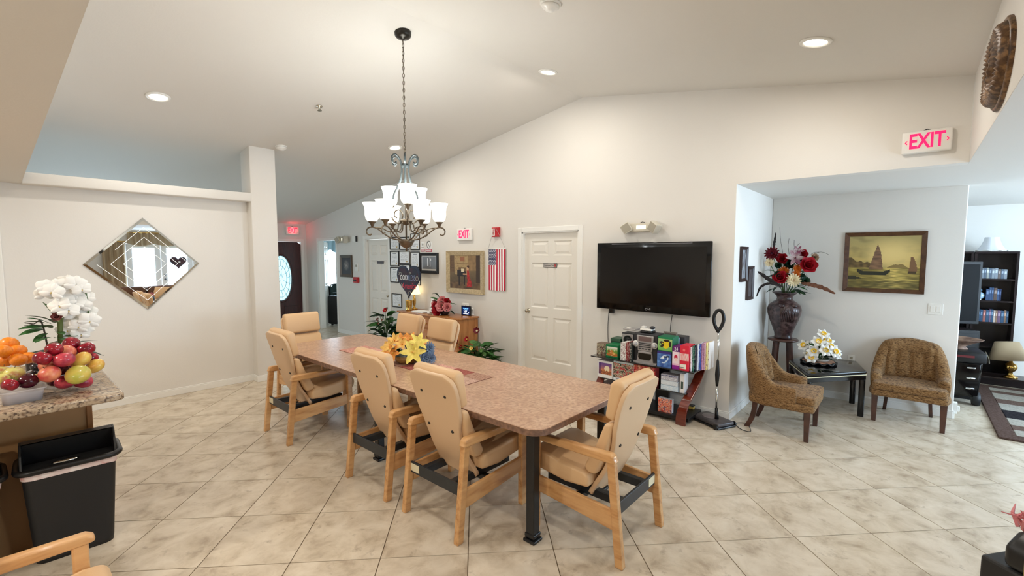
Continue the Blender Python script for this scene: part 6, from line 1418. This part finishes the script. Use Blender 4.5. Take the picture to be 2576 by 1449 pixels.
# ================= WHAT THE MIRROR SHOWS: CURTAIN, VALANCE, HEART, SOFA =================
M['drape']=mat('brown_drape',C(184,164,132),.8,noise_=[(C(150,128,98),4)],stretch=(6,6,.4))
def drape(name,x0,x1,z0,z1,lab,y=-3.52,fall=0):
    e=empty(name,(0,0,0),0,lab,'curtain'); n=int((x1-x0)*90)
    MB().grid(lambda u,v:(x0+(x1-x0)*u,y+.035*math.sin(u*(x1-x0)*44)*(.6+.4*v),z0+(z1-z0)*v-fall*(1-v)*(abs(math.sin(u*9))) ),n,8).build('cloth',M['drape'],e,True)
    MB().cyl((x0-.03,y,z1+.01),(x1+.03,y,z1+.01),.014,n=10).build('rod',M['brass'],e); return e
drape('window_curtain',1.98,2.48,.05,2.1,'tall brown curtain beside the patio doors, seen in the mirror'); drape('window_valance',2.53,4.3,2.05,2.36,'brown valance above the patio doors, seen in the mirror',-3.46,.06)
e=empty('heart_ornament',(3.74,-3.57,1.47),R(180),'dark red heart ornament hanging on the patio door glass','ornament')
hh=[]
for i in range(48):
    t_=2*math.pi*i/48; hh.append((16*math.sin(t_)**3/16*.22,(13*math.cos(t_)-5*math.cos(2*t_)-2*math.cos(3*t_)-math.cos(4*t_)+2.6)/14.6*.2))
MB().prism(hh,'y',-.02,.0).build('heart_board',mat('heart_maroon',C(70,26,34),.5,noise_=[(C(40,20,30),9)]),e); MB().box(-.05,.0,-.023,-.02,.01,.05).build('paper_tag',M['paper'],e)
M['leather']=mat('brown_leather',C(128,82,52),.4,noise_=[(C(98,60,36),5)],bump=.1,bscale=80)
e=empty('leather_sofa',(2.75,-2.35,0),R(90),'brown leather sofa with its back to the patio doors, seen in the mirror','sofa')
MB().box(-.40,.42,-.85,.85,.1,.40).build('base',M['leather'],e,bevel=.04,seg=3); MB().box(-.5,-.25,-.85,.85,.1,.82).build('backrest',M['leather'],e,bevel=.07,seg=4)
for s in (-1,1):
    MB().box(-.45,.45,s*.95-.1,s*.95+.1,.08,.60).build('arm',M['leather'],e,bevel=.06,seg=4); MB().box(-.24,.44,s*.42-.41,s*.42+.41,.40,.53).build('seat_cushion',M['leather'],e,bevel=.05,seg=4)
    MB().box(-.3,-.1,s*.42-.4,s*.42+.4,.5,.86).build('back_cushion',M['leather'],e,bevel=.07,seg=4)
# ================= BEDROOM BEYOND THE OPEN DOORWAY =================
drape('bedroom_valance',5.3,6.75,1.86,2.12,'pale scalloped valance across the bedroom window',11.44,.1); bpy.data.objects['bedroom_valance'].children[0].data.materials[0]=mat('pale_valance',C(150,176,186),.8)
WC=empty('wheelchair',(5.78,10.86,0),R(-70),'dark wheelchair parked in front of the bedroom window','wheelchair')
for s in (-1,1):
    MB().tube([(0+.29*math.cos(q_),s*.27,.3+.29*math.sin(q_)) for q_ in [2*math.pi*i/32 for i in range(32)]],.016,8,closed=True).build('wheel',M['softblack'],WC,True)
    b_=MB()
    for k in range(10): b_.cyl((0,s*.27,.3),(.28*math.cos(k*.628),s*.27,.3+.28*math.sin(k*.628)),.002,n=4)
    b_.build('spokes',M['chrome'],WC)
    MB().tube([(-.2,s*.23,.95),(-.2,s*.23,.5),(.25,s*.23,.5),(.3,s*.23,.1)],.012,8).build('frame_tube',M['chrome'],WC,True); MB().box(-.15,.2,s*.23-.025,s*.23+.025,.68,.71).build('armrest',M['black'],WC,bevel=.008)
    MB().cyl((.3,s*.23-.012,.07),(.3,s*.23+.012,.07),.07,n=16).build('caster',M['black'],WC,True)
MB().box(-.2,.25,-.21,.21,.48,.53).build('seat',mat('navy_seat',C(40,60,84),.6),WC,bevel=.015,seg=3); MB().box(-.22,-.18,-.21,.21,.53,.93).build('backrest',M['softblack'],WC,bevel=.012,seg=3)
e=empty('folded_jacket',(5.78,10.86,.931),R(-70),'dark green jacket draped over the wheelchair back','jacket'); MB().grid(lambda u,v:(-.27+.16*v+.012*math.sin(u*13),-.24+.48*u,.02-.34*(2*v-1)**2-.02*math.sin(u*9)),20,12).build('cloth',mat('dark_green_cloth',C(34,54,52),.85),e,True); MB().tube([(-.2,-.15,.03),(-.19,0,.045),(-.2,.15,.03)],.022,8).build('collar',mat('dark_green_collar',C(28,46,46),.85),e,True)
e=empty('suitcase',(5.45,10.5,0),R(-60),'tall black suitcase just inside the bedroom','suitcase'); MB().box(-.17,.17,-.12,.12,.05,.74).build('shell',M['softblack'],e,bevel=.04,seg=4); MB().tube([(-.08,0,.74),(-.08,0,.80),(.08,0,.80),(.08,0,.74)],.01,8).build('handle',M['black'],e,True)
for x in (-.12,.12): MB().ball((x,0,.03),.03,10).build('caster',M['black'],e,True)
# ================= BAG AT THE LOWER RIGHT EDGE =================
bp=at(2560,1368,'z',.74)
e=empty('black_bag',(bp.x+.10,bp.y-.13,0),R(-38),'black padded bag with pink tinsel cut off at the lower right corner','bag')
MB().box(-.13,.16,-.02,.16,.0,.62).build('stand',M['softblack'],e,bevel=.01); MB().prism([(-.13,.62),(.16,.62),(.16,.70),(.1,.745),(-.07,.745),(-.13,.70)],'y',.0,.10).build('padded_top',M['black'],e,bevel=.025,seg=4); MB().box(-.142,-.134,.0,.03,.2,.70).build('gold_trim',mat('olive_gold',C(150,136,96),.4,.5),e)
random.seed(3); pk=mat('pink_tinsel',C(206,120,124),.4)
b_=MB()
for k in range(90):
    x,y=rnd(-.02,.16),rnd(.02,.14); b_.tube([(x,y,.73),(x+rnd(-.03,.03),y+rnd(-.03,.03),.77),(x+rnd(-.06,.06),y+rnd(-.05,.05),rnd(.75,.82))],[.007,.006,.002],4)
b_.build('tinsel',pk,e)
